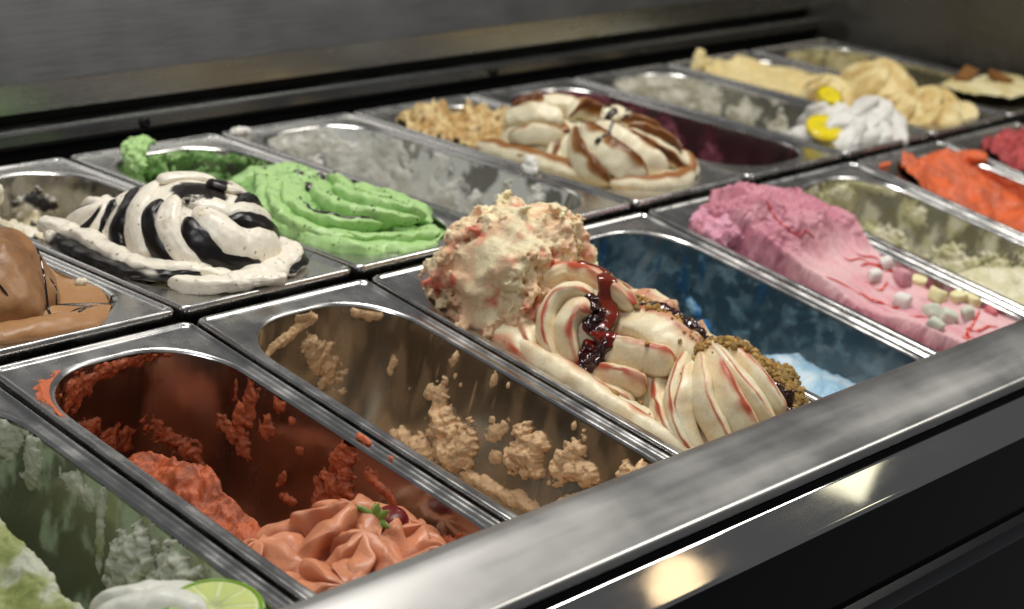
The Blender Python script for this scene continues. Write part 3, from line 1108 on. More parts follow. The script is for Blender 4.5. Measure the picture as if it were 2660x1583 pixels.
def cheesecake():
    e = gelato('f', 1, "cream cheesecake gelato swirled with red strawberry sauce and heaped above its pan")
    STR = s2l((180, 82, 54))
    def stripe(lo=0.10, soft=0.05, amt=1.0):
        def f(ph, t, l, P):
            d = np.minimum(ph, 1 - ph)
            w = lo * (0.55 + 0.9 * (0.5 + 0.5 * noise(P, 45, 4)))
            w = w * np.where(l % 2 == 0, 1.15, 0.5)
            k = sstep(w + soft, w - soft * 0.4, d) * sstep(0.02, 0.2, t) * amt
            base = rgbn(P, CREAM, s2l((224, 200, 160)), 50, 6)
            base = mix(base, s2l((222, 150, 118)), 0.45 * sstep(0.15, 0.5, fbm(P, 34, 3, 12)) * sstep(0.4, 0.1, d))
            return mix(base, STR, k)
        return f
    def rib(a0=1.1, wd=0.35, amt=1.0):
        def f(p, s, V):
            d = np.abs(((p - a0 + np.pi) % (2 * np.pi)) - np.pi)
            w = wd * (1 + 1.1 * noise(V, 70, 6))
            k = sstep(w * 1.5, w * 0.5, d) * amt * (0.55 + 0.45 * sstep(-0.35, 0.1, noise(V, 45, 16)))
            base = rgbn(V, CREAM, s2l((230, 208, 168)), 50, 6)
            base = mix(base, s2l((224, 160, 124)), 0.55 * sstep(0.9, 2.6, d) * sstep(-0.1, 0.45, fbm(V, 40, 3, 12)))
            base = mix(base, s2l((222, 150, 112)), 0.5 * sstep(w * 3.0, w * 1.0, d) * sstep(-0.2, 0.4, noise(V, 90, 9)))
            return mix(base, STR, k)
        return f
    # base filling
    g = Geo()
    def hf(x, y):
        P = np.stack([x, y, 0 * x], -1)
        ph = x / 0.02 + 0.8 * noise(P, 18, 2) + 3 * y
        fold = np.abs(np.sin(np.pi * ph)) ** 0.6
        return -0.022 + 0.010 * fold + 0.004 * fbm(P, 20, 3, 5) - 0.006 * sstep(-0.06, -0.14, y) + 0.012 * sstep(0.0, 0.06, x) * sstep(-0.12, -0.02, y)
    def cf(P):
        ph = P[:, 0] / 0.02 + 0.8 * noise(P * [1, 1, 0], 18, 2) + 3 * P[:, 1]
        d = np.abs(((ph + 0.5) % 1) - 0.5)
        return mix(CREAM * 0.97, STR, sstep(0.12, 0.05, d) * sstep(-0.2, 0.4, noise(P, 30, 8)))
    mass(g, hf, cf, -0.150, 0.158, 120, 280)
    # long folds lying along the left wall
    ribbon(g, [(-0.052, 0.125, -0.010), (-0.050, 0.08, -0.004), (-0.050, 0.03, -0.006), (-0.047, -0.03, -0.010), (-0.042, -0.09, -0.018), (-0.03, -0.135, -0.024)], 0.017, 0.011, rib(0.35, 0.30), n=150, m=26, crest=1.3, lean=0.2, seed=2, wob=0.05)
    ribbon(g, [(-0.054, 0.06, -0.008), (-0.056, 0.02, -0.004), (-0.055, -0.03, -0.009), (-0.049, -0.08, -0.016), (-0.036, -0.13, -0.024)], 0.012, 0.012, rib(2.2, 0.35), n=130, m=24, crest=1.3, lean=0.3, seed=5, wob=0.06)
    ribbon(g, [(-0.045, 0.10, 0.0), (-0.036, 0.07, 0.008), (-0.034, 0.04, 0.004), (-0.036, 0.0, -0.002)], 0.013, 0.010, rib(1.2, 0.4), n=90, m=24, crest=1.3, seed=6, wob=0.08)
    ribbon(g, [(-0.047, 0.115, 0.002), (-0.030, 0.085, 0.016), (-0.025, 0.055, 0.010)], 0.012, 0.010, rib(0.9, 0.5), n=80, m=24, crest=1.2, seed=7, wob=0.08)
    g.obj("folded_base", M_SMOOTH, e)
    gb = g
    # three piped rosettes, each a core wrapped in folded straps
    core = lambda ph, t, l, P: rgbn(P, CREAM * 0.96, s2l((222, 168, 136)), 44, 6, -0.1, 0.6)
    cA, rA = np.array((-0.002, 0.030, -0.012)), np.array((0.052, 0.046, 0.062))
    g1 = Geo()
    dome(g1, cA, rA[0] * 0.95, rA[1] * 0.95, rA[2] * 0.95, 5, 0.8, 0.10, core, seed=3, under=0.45)
    for i, (pts, w, h, a0, wd) in enumerate([
            ([(-0.052, 0.030, -0.008), (-0.0519, 0.0394, -0.0002), (-0.0399, 0.0581, 0.0071), (-0.0273, 0.068, 0.017), (-0.0218, 0.0663, 0.0275), (-0.0134, 0.0608, 0.0361), (-0.003, 0.050, 0.043)], 0.0085, 0.0075, 0.35, 0.22),
            ([(-0.018, 0.066, 0.036), (-0.0153, 0.062, 0.0397), (-0.0053, 0.0533, 0.0447), (-0.004, 0.0338, 0.0495), (0.000, 0.0127, 0.0453), (0.006, -0.004, 0.036)], 0.0095, 0.0065, 0.5, 0.55),
            ([(-0.050, 0.012, -0.006), (-0.0518, 0.0216, 0.002), (-0.0489, 0.033, 0.0144), (-0.0413, 0.0395, 0.0266), (-0.0321, 0.0393, 0.037), (-0.0258, 0.0298, 0.0431), (-0.020, 0.018, 0.0435)], 0.0072, 0.0080, 2.9, 0.16),
            ([(-0.046, 0.004, -0.002), (-0.0464, 0.0116, 0.0086), (-0.0447, 0.019, 0.02), (-0.0384, 0.022, 0.0309), (-0.0317, 0.0194, 0.0368), (-0.0281, 0.0109, 0.0349)], 0.0085, 0.0080, 2.7, 0.30)]):
        ribbon(g1, pts, w * 1.05, h * 1.25, rib(1.45, wd * 1.0), n=90, m=36, crest=1.45, lean=0.55 if i < 2 else 0.5, seed=60 + i, wob=0.05, taper=(0.12, 0.15), about=(cA, rA))
    g1.obj("rear_rosette", M_SMOOTH, e)
    cB, rB = np.array((0.006, -0.030, -0.018)), np.array((0.052, 0.048, 0.050))
    g2 = Geo()
    dome(g2, cB, rB[0] * 0.95, rB[1] * 0.95, rB[2] * 0.95, 7, 0.5, 0.10, core, seed=6, under=0.4)
    for i, (pts, w, h, a0, wd) in enumerate([
            ([(0.004, 0.016, 0.014), (-0.0011, 0.0052, 0.0206), (-0.0003, -0.0098, 0.030), (-0.0021, -0.0331, 0.033), (0.0024, -0.0519, 0.0272), (0.008, -0.060, 0.020)], 0.0125, 0.0085, 2.6, 0.24),
            ([(-0.024, 0.000, 0.006), (-0.0292, -0.0141, 0.0148), (-0.0271, -0.0324, 0.0199), (-0.0213, -0.0467, 0.0209), (-0.010, -0.0564, 0.0205)], 0.0095, 0.0085, 2.6, 0.28),
            ([(-0.0346, -0.0023, -0.0058), (-0.0408, -0.0228, 0.0017), (-0.0371, -0.0388, 0.0053), (-0.0321, -0.0528, 0.0043)], 0.0085, 0.0070, 2.5, 0.34),
            ([(-0.040, -0.010, -0.014), (-0.046, -0.030, -0.008), (-0.042, -0.052, -0.008)], 0.0080, 0.0060, 2.5, 0.40),
            ([(0.020, 0.010, 0.016), (0.020, -0.012, 0.029), (0.022, -0.036, 0.030), (0.026, -0.054, 0.022)], 0.0110, 0.0080, 0.6, 0.24)]):
        ribbon(g2, pts, w * 1.1, h * 1.25, rib(1.6, wd * 0.9), n=80, m=36, crest=1.45, lean=-0.6 if i < 4 else 0.5, seed=70 + i, wob=0.06, taper=(0.2, 0.2), about=(cB, rB))
    g2.obj("middle_rosette", M_SMOOTH, e)
    cC, rC = np.array((0.012, -0.088, -0.030)), np.array((0.058, 0.050, 0.062))
    g3 = Geo()
    dome(g3, cC, rC[0] * 0.94, rC[1] * 0.94, rC[2] * 0.94, 10, 0.3, 0.12, core, axis=(-0.02, 0.2, 0.95), seed=8, under=0.4)
    for i, (pts, w, h, a0, wd, ln) in enumerate([
            ([(0.012, -0.0541, 0.0311), (-0.0003, -0.0489, 0.0147), (-0.0201, -0.0546, 0.0008), (-0.0404, -0.0766, -0.0076), (-0.0443, -0.0943, -0.0171), (-0.040, -0.110, -0.028)], 0.0080, 0.0070, 2.5, 0.26, -0.5),
            ([(0.0107, -0.0565, 0.027), (-0.0172, -0.0667, 0.0166), (-0.0352, -0.0784, 0.0041), (-0.0425, -0.0944, -0.0093), (-0.0397, -0.1091, -0.0209)], 0.0070, 0.0080, 2.6, 0.14, -0.4),
            ([(0.0113, -0.0589, 0.0234), (-0.0242, -0.0812, 0.0177), (-0.0351, -0.0888, 0.0062), (-0.0388, -0.102, -0.0087), (-0.0347, -0.1166, -0.0198)], 0.0062, 0.0070, 0.5, 0.0001, 0.4),
            ([(0.0134, -0.0599, 0.0265), (-0.0191, -0.0869, 0.0223), (-0.0277, -0.0997, 0.0128), (-0.0275, -0.1148, -0.0009), (-0.022, -0.124, -0.014)], 0.0080, 0.0085, 2.7, 0.0001, -0.3),
            ([(0.0155, -0.0604, 0.0308), (-0.01, -0.0921, 0.0271), (-0.0158, -0.1094, 0.0176), (-0.0121, -0.124, 0.0045), (-0.006, -0.132, -0.010)], 0.0085, 0.0085, 2.7, 0.22, -0.45),
            ([(0.0185, -0.0623, 0.0341), (0.0031, -0.0912, 0.0321), (0.0009, -0.111, 0.0245), (0.0057, -0.1249, 0.0125), (0.010, -0.134, -0.002)], 0.0085, 0.0080, 0.4, 0.0001, 0.3),
            ([(0.021, -0.064, 0.034), (0.018, -0.092, 0.033), (0.020, -0.114, 0.023), (0.026, -0.130, 0.006)], 0.0090, 0.0075, 0.4, 0.20, 0.3),
            ([(0.024, -0.064, 0.032), (0.034, -0.088, 0.026), (0.040, -0.108, 0.015), (0.044, -0.124, 0.0)], 0.0090, 0.0070, 0.4, 0.15, 0.3)]):
        ribbon(g3, pts, np.array([0.55, 0.95, 1.05, 1.0, 0.8]) * w * 1.1, h * 1.3, rib(1.6, max(wd, 0.06) * 1.0), n=90, m=36, crest=1.45, lean=ln * 1.3, seed=80 + i, wob=0.05, taper=(0.2, 0.15), about=(cC, rC))
    g3.obj("front_rosette", M_SMOOTH, e)
    # cream ridge along the right wall that carries the crumble
    g4 = Geo()
    ribbon(g4, [(0.046, 0.070, -0.004), (0.048, 0.03, 0.003), (0.048, -0.02, 0.002), (0.048, -0.07, -0.002), (0.048, -0.105, -0.004), (0.044, -0.135, -0.012)], 0.022, 0.026, rib(1.6, 0.3, 0.6), n=120, m=28, crest=1.1, seed=13, wob=0.25)
    dome(g4, (0.044, 0.004, -0.006), 0.026, 0.028, 0.030, 6, 0.8, 0.35, stripe(0.16), axis=(0.3, -0.1, 0.9), seed=15)
    dome(g4, (0.048, -0.098, -0.004), 0.026, 0.034, 0.030, 6, 0.6, 0.35, stripe(0.12), axis=(0.3, 0.2, 0.9), seed=16)
    g4.obj("right_ridge", M_SMOOTH, e)
    # the rough scooped heap at the back
    g5 = Geo()
    balls = [(-0.020, 0.104, 0.032, 0.050, 0.044, 0.040), (-0.038, 0.100, 0.018, 0.034, 0.036, 0.030), (0.004, 0.104, 0.052, 0.034, 0.030, 0.022),
             (0.026, 0.098, 0.030, 0.032, 0.030, 0.034), (-0.022, 0.092, 0.060, 0.026, 0.024, 0.016), (-0.030, 0.118, 0.004, 0.036, 0.034, 0.022), (-0.026, 0.066, 0.004, 0.024, 0.018, 0.018),
             (0.036, 0.078, 0.016, 0.022, 0.022, 0.022), (-0.052, 0.084, 0.004, 0.015, 0.022, 0.014), (-0.004, 0.068, 0.022, 0.022, 0.016, 0.02), (-0.056, 0.112, 0.030, 0.014, 0.016, 0.018)]
    def disp(G):
        n = fbm(G, 42, 2, 3, 0.5)
        smooth = sstep(0.0, 0.35, noise(G, 28, 17) + 0.9 * np.exp(-(((G - np.array([-0.055, 0.085, 0.040])) / 0.026) ** 2).sum(-1)) - 0.12)
        r = fbm(G, 105, 4, 7, 0.6)
        return -0.0085 * n * (1 - 0.6 * smooth) - 0.0056 * r * (1 - 0.85 * smooth) - 0.0020 * np.abs(noise(G, 380, 31)) * (1 - smooth)
    def scol(V):
        n = fbm(V, 46, 4, 9, 0.55)
        base = rgbn(V, s2l((236, 222, 182)), s2l((226, 190, 152)), 38, 4)
        c = mix(base, s2l((222, 142, 116)), 0.6 * sstep(0.10, 0.5, n))
        return mix(c, s2l((204, 96, 76)), 0.8 * sstep(0.45, 0.75, n + 0.30 * noise(V, 170, 5)))
    lump(g5, balls, 0.00125, 0.012, disp, scol, seed=5, warp=0.006, least=3000)
    g5.obj("scooped_heap", M_ROUGH, e)
    D = Drop(gb, g1, g2, g3, g4, g5)
    # jam
    rng = np.random.RandomState(2)
    def jam(spots, seed):
        gj = Geo()
        balls = []
        for (x, y, rx, ry, rot, cnt, s) in spots:
            for i in range(cnt):
                a, r = rng.uniform(0, 6.28), math.sqrt(rng.rand())
                c, s_ = math.cos(math.radians(rot)), math.sin(math.radians(rot))
                p, q = rx * r * math.cos(a), ry * r * math.sin(a)
                pt, nn = D.hit(x + p * c - q * s_, y + p * s_ + q * c)
                if pt is None:
                    continue
                k = s * rng.uniform(0.6, 1.25)
                balls.append((*pt, k * 1.15, k * 1.15, k * 0.8))
        lump(gj, balls, 0.0009, 0.0022, lambda G: -0.0010 * fbm(G, 200, 2, seed), lambda V: rgbn(V, JAM, s2l((120, 22, 12)), 70, 3, 0.05, 0.6), pad=0.005)
        gj.obj("berry_jam", M_SAUCE, e)["kind"] = "stuff"
    jam([(-0.030, 0.002, 0.016, 0.0075, 60, 44, 0.0038), (-0.036, -0.005, 0.011, 0.008, 40, 32, 0.0042), (-0.042, 0.000, 0.006, 0.006, 0, 10, 0.0040)], 3)
    jam([(0.020, -0.020, 0.022, 0.0060, -62, 46, 0.0034), (0.026, -0.046, 0.010, 0.007, -40, 20, 0.0036)], 6)
    jam([(0.034, -0.122, 0.010, 0.006, -40, 14, 0.0036)], 7)
    # clear red syrup running from the jam
    RS = s2l((112, 34, 14))
    for i, (pts, w) in enumerate([([(-0.004, 0.026), (-0.0144, 0.0109), (-0.024, 0.006), (-0.032, 0.005)], np.array([0.005, 0.0110, 0.0100])), ([(-0.006, 0.050), (-0.002, 0.036), (-0.004, 0.022)], 0.0030),
                             ([(0.026, -0.044), (0.032, -0.056), (0.038, -0.070)], 0.0030), ([(-0.030, -0.006), (-0.026, -0.02), (-0.02, -0.034)], 0.0018)]):
        gs = Geo()
        drizzle(gs, D, pts, w, RS, h=0.0013, seed=i, n=44)
        gs.obj("red_syrup", M_SAUCE, e)
    CR = s2l((176, 140, 74))
    crumbs(e, D, [(0.046, -0.096, 0.034, 0.020, -75, 900), (0.050, -0.116, 0.018, 0.018, -40, 380), (0.030, 0.020, 0.024, 0.007, -55, 190), (0.022, 0.058, 0.018, 0.008, -30, 110),
                  (0.020, -0.03, 0.03, 0.012, -60, 90), (0.0, -0.05, 0.05, 0.05, 0, 16), (0.016, -0.072, 0.024, 0.010, -60, 130), (0.034, -0.030, 0.016, 0.010, -60, 120)], CR, "biscuit_crumble", M_ROUGH, 0.0009, 0.0034, seed=4)


cheesecake()


def lime_pan():
    e = gelato('f', -2, "out of focus pale lime gelato with a white cream swirl in front")
    LIME = s2l((152, 160, 100)); LW = s2l((190, 192, 172))
    g = Geo()
    def hf(x, y):
        P = np.stack([x, y, 0 * x], -1)
        n = fbm(P, 28, 4, 6, 0.5)
        ridge = 0.040 - 0.25 * np.maximum(0.05 - y, 0) + 0.006 * n
        top = -0.040 + 0.006 * n - 0.022 * np.exp(-((x - ridge + 0.035) / 0.013) ** 2) - 0.08 * np.maximum(y - 0.08, 0)
        low = -DEPTH + 0.004 + 0.006 * n
        s = sstep(0.006, -0.008, x - ridge + 0.004 * n) * sstep(0.15, 0.11, y)
        return low + (top - low) * s
    mass(g, hf, lambda P: mix(LIME, LW, sstep(-0.1, 0.45, fbm(P, 40, 3, 5) + 0.5 * sstep(-0.052, -0.036, P[:, 2]) - 0.15)), -0.15, 0.15, 110, 220)
    V = g.V[0]; V += np.stack([fbm(V, 150, 3, 30 + q) for q in range(3)], 1) * 0.0016
    g.obj("scraped_slab", M_ROUGH, e)
    g = Geo()
    clumps(g, [(0.0, -0.040, 0.016, 0.030, 15, 0.010), (-0.018, -0.050, 0.020, 0.026, 0, 0.012), (-0.04, -0.034, 0.018, 0.028, 0, 0.010), (0.10, -0.02, 0.01, 0.018, 0, 0.004), (0.125, -0.018, 0.012, 0.02, 30, 0.005),
               (0.03, -0.03, 0.004, 0.03, -12, 0.003), (0.05, -0.016, 0.02, 0.008, 0, 0.003)], lambda V, T: mix(LW, LIME, sstep(-0.1, 0.4, fbm(V, 45, 3, 3)) * sstep(-0.02, -0.05, V[:, 2])), seed=22, edge=0.5)
    g.obj("wall_clumps", M_ROUGH, e)["kind"] = "stuff"
    film(e, lambda A, Z, P: 0.16 + 0.75 * sstep(0.0, 0.6, fbm(np.stack([A, Z * 0.6, 0 * A], -1), 45, 4, 8) + 0.5 * sstep(-0.05, 0.0, Z) - 0.1), s2l((176, 190, 158)), seed=1)
    g = Geo()
    cw = lambda p, s: np.broadcast_to(s2l((216, 216, 204)), (len(p), 3))
    dome(g, (0.026, -0.092, -0.050), 0.046, 0.050, 0.040, 7, 0.9, 0.25, lambda ph, t, l, P: np.broadcast_to(s2l((216, 216, 204)), (len(ph), 3)), seed=5, axis=(0, 0.2, 1))
    for i, pts in enumerate([[(0.02, -0.03, -0.045), (0.03, -0.05, -0.024), (0.05, -0.07, -0.018), (0.06, -0.1, -0.026)], [(0.005, -0.045, -0.045), (0.016, -0.06, -0.022), (0.035, -0.08, -0.012), (0.05, -0.11, -0.022)],
                             [(-0.01, -0.06, -0.045), (0.004, -0.075, -0.022), (0.02, -0.1, -0.012), (0.04, -0.125, -0.022)]]):
        ribbon(g, pts, 0.013, 0.014, cw, crest=1.4, lean=0.5, seed=i, wob=0.1)
    g.obj("cream_swirl", M_SMOOTH, e)


lime_pan()


def citrus_slice(name, label, m, r, th, rind, pith, flesh, wedge=360.0):
    """round citrus slice with rind, pith and segments"""
    o = empty(name, m)
    tag(o, label, name.split('_')[0])
    n = 48
    t = np.radians(np.linspace(0, wedge, n, endpoint=wedge < 360))
    cl = wedge >= 360
    def disc(rad, zz, nm, rgb, rin=0.0, gloss=0.25, bump=0.25):
        prof = [(rin, -zz), (rad - th * 0.3, -zz), (rad, -zz * 0.5), (rad, zz * 0.5), (rad - th * 0.3, zz), (rin, zz)]
        V = np.concatenate([np.column_stack([p * np.cos(t), p * np.sin(t), np.full(n, z)]) for p, z in prof])
        F = grid_faces(len(prof), n, close_u=True, close_v=cl)
        return build(nm, V, F, plain(name + "_" + nm, rgb, rough=gloss, bump=0.05, scale=60, sss=0.2), o)
    disc(r, th * 0.5, "rind", rind, r * 0.90)
    disc(r * 0.905, th * 0.47, "pith", pith, 0.0005, 0.5)
    k = 9
    for i in range(k):
        a0, a1 = 2 * math.pi * (i + 0.07) / k, 2 * math.pi * (i + 0.93) / k
        if math.degrees(a1) > wedge:
            break
        aa = np.linspace(a0, a1, 7)
        am = 0.5 * (a0 + a1)
        pts = [(r * 0.12 * math.cos(am), r * 0.12 * math.sin(am))] + [(r * 0.82 * math.cos(a), r * 0.82 * math.sin(a)) for a in aa]
        V, F = [], []
        for zz in (-1, 1):
            V += [(x, y, zz * th * 0.5) for x, y in pts]
            c = np.mean(pts, 0)
            V += [(c[0], c[1], zz * th * 0.62)]
        q = len(pts)
        for s_, off in ((0, 0), (1, q + 1)):
            for j in range(q):
                f = (off + j, off + (j + 1) % q, off + q)
                F.append(f if s_ else f[::-1])
        build("segment", np.array(V), np.array(F), FLESH.setdefault(flesh, plain(name + "_flesh", flesh, rough=0.22, bump=0.06, scale=60, sss=0.3)), o)
    return o


FLESH = {}
citrus_slice("lime_slice", "green rimmed lime slice lying on white cream in the lower left pan",
             frame('f', -2) @ Matrix.Translation((0.041, -0.100, -0.003)) @ Matrix.Rotation(math.radians(-4), 4, 'X') @ Matrix.Rotation(math.radians(-9), 4, 'Y'),
             0.027, 0.005, (120, 160, 30), (206, 214, 150), (196, 206, 128))


def blue_pan():
    e = gelato('f', 2, "pale blue streaked gelato low in its pan beside the cheesecake heap")
    LB_, DB = s2l((152, 190, 212)), s2l((48, 122, 178))
    g = Geo()
    def phase(x, y):
        P = np.stack([x, y, 0 * x], -1)
        return x * 55 + y * 10 + 1.6 * noise(P, 16, 3) + 0.5 * noise(P, 50, 4)
    def hf(x, y):
        P = np.stack([x, y, 0 * x], -1)
        return -0.045 + 0.05 * np.minimum(y + 0.05, 0.03) - 0.6 * np.maximum(y + 0.015, 0) + 0.004 * np.sin(phase(x, y)) + 0.0015 * fbm(P, 120, 3, 3)
    mass(g, hf, lambda P: mix(mix(LB_, s2l((206, 220, 226)), sstep(-0.3, 0.4, noise(P, 40, 6))), DB, 0.85 * sstep(0.62, 0.95, np.sin(phase(P[:, 0], P[:, 1]) * 1.3 + 1) * (0.6 + 0.6 * noise(P, 25, 9)))), -0.15, 0.12, 110, 220)
    g.obj("blue_mass", M_SOFT, e)
    g = Geo()
    clumps(g, [(0.094, -0.052, 0.014, 0.006, 25, 0.003), (0.080, -0.064, 0.010, 0.008, 0, 0.004), (0.06, -0.078, 0.02, 0.010, 0, 0.004)], lambda V, T: mix(DB, LB_, sstep(-0.2, 0.5, fbm(V, 60, 3, 3))), seed=4)
    g.obj("wall_clumps", M_SOFT, e)["kind"] = "stuff"
    def sw(A, Z):
        P = np.stack([A, Z, 0 * A], -1)
        w = np.stack([noise(P, 28, 3), noise(P, 28, 5), 0 * A], -1) * 0.02
        return fbm(P + w, 55, 4, 8, 0.55, ridged=True)
    film(e, lambda A, Z, P: 0.48 + 0.35 * sstep(1.05, 1.75, sw(A, Z)) * sstep(-0.12, 0.02, A), lambda V: mix(s2l((54, 84, 98)), s2l((110, 138, 148)), sstep(-0.1, 0.5, fbm(V, 60, 3, 2))), seed=1)
    film(e, lambda A, Z, P: 0.65 * sstep(0.34, 0.7, fbm(np.stack([A, Z * 0.25, 0 * A], -1), 80, 4, 28)) * sstep(-0.02, 0.04, A), lambda V: mix(s2l((40, 84, 120)), s2l((98, 138, 156)), sstep(-0.1, 0.5, fbm(V, 80, 3, 5))), thick=0.0009, name="blue_streaks")


blue_pan()


def pink_pan():
    e = gelato('f', 3, "pink gelato with red syrup, torn rough at the back and smooth in front")
    g = Geo()
    def left(y):
        P = np.stack([0 * y, y, 0 * y], -1)
        return -0.060 + 0.020 * sstep(0.09, 0.02, y) + 0.010 * sstep(-0.05, -0.13, y) + 0.003 * noise(P, 60, 3)
    def hf(x, y):
        P = np.stack([x, y, 0 * x], -1)
        n = fbm(P, 60, 4, 6, 0.55)
        rough = sstep(0.035, 0.07, y)
        top = -0.010 + 0.012 * sstep(-0.03, 0.06, y) + 0.004 * np.sin(x * 70 + 2.5 * noise(P, 14, 3) + y * 20) * (1 - rough) + 0.0012 * np.sin(x * 420 + y * 90 + 5 * noise(P, 18, 8)) * (1 - rough)
        peak = 0.036 * np.exp(-((x + 0.006) / 0.036) ** 2 - ((y - 0.088) / 0.030) ** 2) + 0.020 * np.exp(-((x + 0.035) / 0.03) ** 2 - ((y - 0.118) / 0.03) ** 2)
        cut = 0.028 - 0.55 * np.maximum(0.066 - y, 0)              # flat spatula cut, falling to the front
        top = top + np.where(x > -0.02, np.minimum(peak + 0.014 * rough, np.maximum(cut, 0.006 * rough)), peak) + 0.0035 * n * rough
        top = top + 0.006 * np.maximum(0, noise(P, 40, 12)) * rough
        side = sstep(0.0, 0.010, x - left(y) + 0.003 * n)
        low = -0.032 + 0.005 * n
        return low + (top - low) * side
    def cf(P):
        n = fbm(P, 40, 4, 5)
        rough = sstep(0.03, 0.07, P[:, 1])
        c = mix(PALEPINK, s2l((222, 164, 170)), sstep(-0.3, 0.4, n))
        c = mix(c, mix(PINK, s2l((204, 142, 154)), sstep(-0.2, 0.4, n)), rough)
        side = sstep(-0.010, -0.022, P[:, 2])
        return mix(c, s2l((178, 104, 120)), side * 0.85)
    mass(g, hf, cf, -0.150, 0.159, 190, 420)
    V = g.V[0]
    r = (sstep(0.03, 0.07, V[:, 1]) + sstep(-0.012, -0.022, V[:, 2])).clip(0, 1)[:, None]
    V += np.stack([fbm(V, 130, 3, 30 + q) for q in range(3)], 1) * 0.0017 * r
    lump(g, [(-0.056, 0.128, -0.002, 0.014, 0.018, 0.012), (-0.060, 0.112, -0.004, 0.008, 0.014, 0.010), (-0.042, 0.138, 0.002, 0.016, 0.012, 0.012), (-0.048, 0.11, 0.004, 0.014, 0.016, 0.012)], 0.0014, 0.006,
         lambda G: -0.0035 * fbm(G, 110, 3, 4), lambda V: rgbn(V, PINK, s2l((222, 160, 180)), 60, 2), seed=3)
    D = Drop(g)
    g.obj("pink_mass", M_SOFT, e)
    SY = s2l((206, 52, 22))
    for i, (pts, w) in enumerate([([(0.010, 0.030), (0.026, 0.022), (0.044, 0.004)], 0.0012), ([(0.03, 0.03), (0.046, 0.012), (0.058, -0.006)], 0.0012),
                                  ([(-0.014, -0.006), (-0.010, -0.024), (0.0, -0.036), (0.016, -0.034), (0.022, -0.026)], 0.0017), ([(0.002, 0.0), (0.012, -0.012), (0.028, -0.008)], 0.0012),
                                  ([(0.060, -0.02), (0.064, -0.04), (0.058, -0.05)], 0.0016), ([(0.048, -0.108), (0.028, -0.098), (0.016, -0.098), (0.010, -0.106)], 0.0017),
                                  ([(0.034, -0.116), (0.014, -0.108), (-0.002, -0.103), (-0.006, -0.112), (0.004, -0.120), (0.024, -0.128)], 0.0020),
                                  ([(0.052, -0.086), (0.034, -0.092), (0.020, -0.094)], 0.0014), ([(0.02, 0.018), (0.034, 0.010), (0.05, -0.012), (0.056, -0.03)], 0.0016), ([(-0.018, -0.030), (-0.012, -0.05), (0.0, -0.066)], 0.0014), ([(-0.03, 0.02), (-0.024, 0.004), (-0.016, -0.01)], 0.0012), ([(-0.034, 0.094), (-0.03, 0.07), (-0.012, 0.05)], 0.0010)]):
        gs = Geo()
        drizzle(gs, D, pts, w, SY, seed=i, n=50)
        gs.obj("syrup_line", M_SAUCE, e)
    # scrapings left along the bare left wall and the rim
    film(e, lambda A, Z, P: 0.8 * sstep(0.0, 0.5, fbm(np.stack([A, Z, 0 * A], -1), 70, 4, 8)), PINK * 0.8, seed=1)
    return D, frame('f', 3)


_D, _m = pink_pan()
M_MARSH = {}
MARSH = [((0.043, 0.006), 'w', "white marshmallow farthest back on the pink gelato"), ((0.016, 0.000), 'w', "white marshmallow leftmost at the back of the pink gelato"),
         ((0.036, -0.016), 'p', "pink marshmallow between the white and yellow ones on pink gelato"), ((0.052, -0.023), 'y', "pale yellow marshmallow at the back of the cluster on pink gelato"),
         ((0.008, -0.036), 'w', "large white barrel marshmallow alone on the pink gelato"), ((0.040, -0.051), 'y', "largest pale yellow marshmallow in the middle of the pink gelato"),
         ((0.022, -0.074), 'g', "grey white marshmallow in front of the largest yellow one"), ((0.054, -0.063), 'y', "pale yellow marshmallow between two other yellow ones"),
         ((0.063, -0.072), 'y', "rightmost pale yellow marshmallow near the pan wall"), ((0.038, -0.083), 'g', "pale green marshmallow at the right end of the front line"),
         ((0.017, -0.060), 'g', "pale green marshmallow pressed under the largest yellow one"), ((-0.020, -0.085), 'g', "pale green marshmallow nearest the front edge, alone on pink gelato"),
         ((0.062, -0.092), 'r', "small rosy marshmallow by the right wall of the pink pan")]
MC = {'w': (226, 220, 214), 'y': (230, 222, 172), 'g': (204, 210, 192), 'p': (206, 150, 160), 'r': (212, 120, 126)}
rng = np.random.RandomState(9)
for (x, y), c, lab in MARSH:
    p, nn = _D.hit(x, y)
    if p is None:
        continue
    s = 0.0062 * rng.uniform(0.9, 1.1) * (0.75 if c == 'r' else 1)
    n = 18
    t = np.linspace(0, 2 * np.pi, n, endpoint=False)
    prof = [(0.0, -1.0), (0.6, -1.0), (0.86, -0.93), (1.0, -0.7), (1.05, 0.0), (1.0, 0.7), (0.86, 0.93), (0.6, 1.0), (0.0, 1.0)]
    V = np.concatenate([np.column_stack([r * np.cos(t), r * np.sin(t), np.full(n, z * 1.05)]) for r, z in prof]) * s
    V[:, :2] = np.sign(V[:, :2]) * np.abs(V[:, :2] / s) ** (0.52 if c == 'y' else 0.72) * s
    V *= rng.uniform(0.85, 1.15, 3)
    V[:, 0] += 0.18 * V[:, 2]
    V += np.stack([noise(V + x, 160, q) for q in range(3)], 1) * 0.0009
    if c not in M_MARSH:
        M_MARSH[c] = plain("marshmallow_" + c, MC[c], rough=0.7, bump=0.25, scale=500, sss=0.3)
    m = _m @ Matrix.Translation(tuple(p + np.array([0, 0, s * 0.45]))) @ Matrix.Rotation(rng.uniform(0, 6.28), 4, 'Z') @ Matrix.Rotation(rng.uniform(0.9, 1.6) if c != 'y' else rng.uniform(0, 0.4), 4, 'X')
    o = build("marshmallow", V, grid_faces(len(prof), n, close_v=True), M_MARSH[c], matrix=m)
    tag(o, lab, "marshmallow", "marshmallows on the pink gelato")


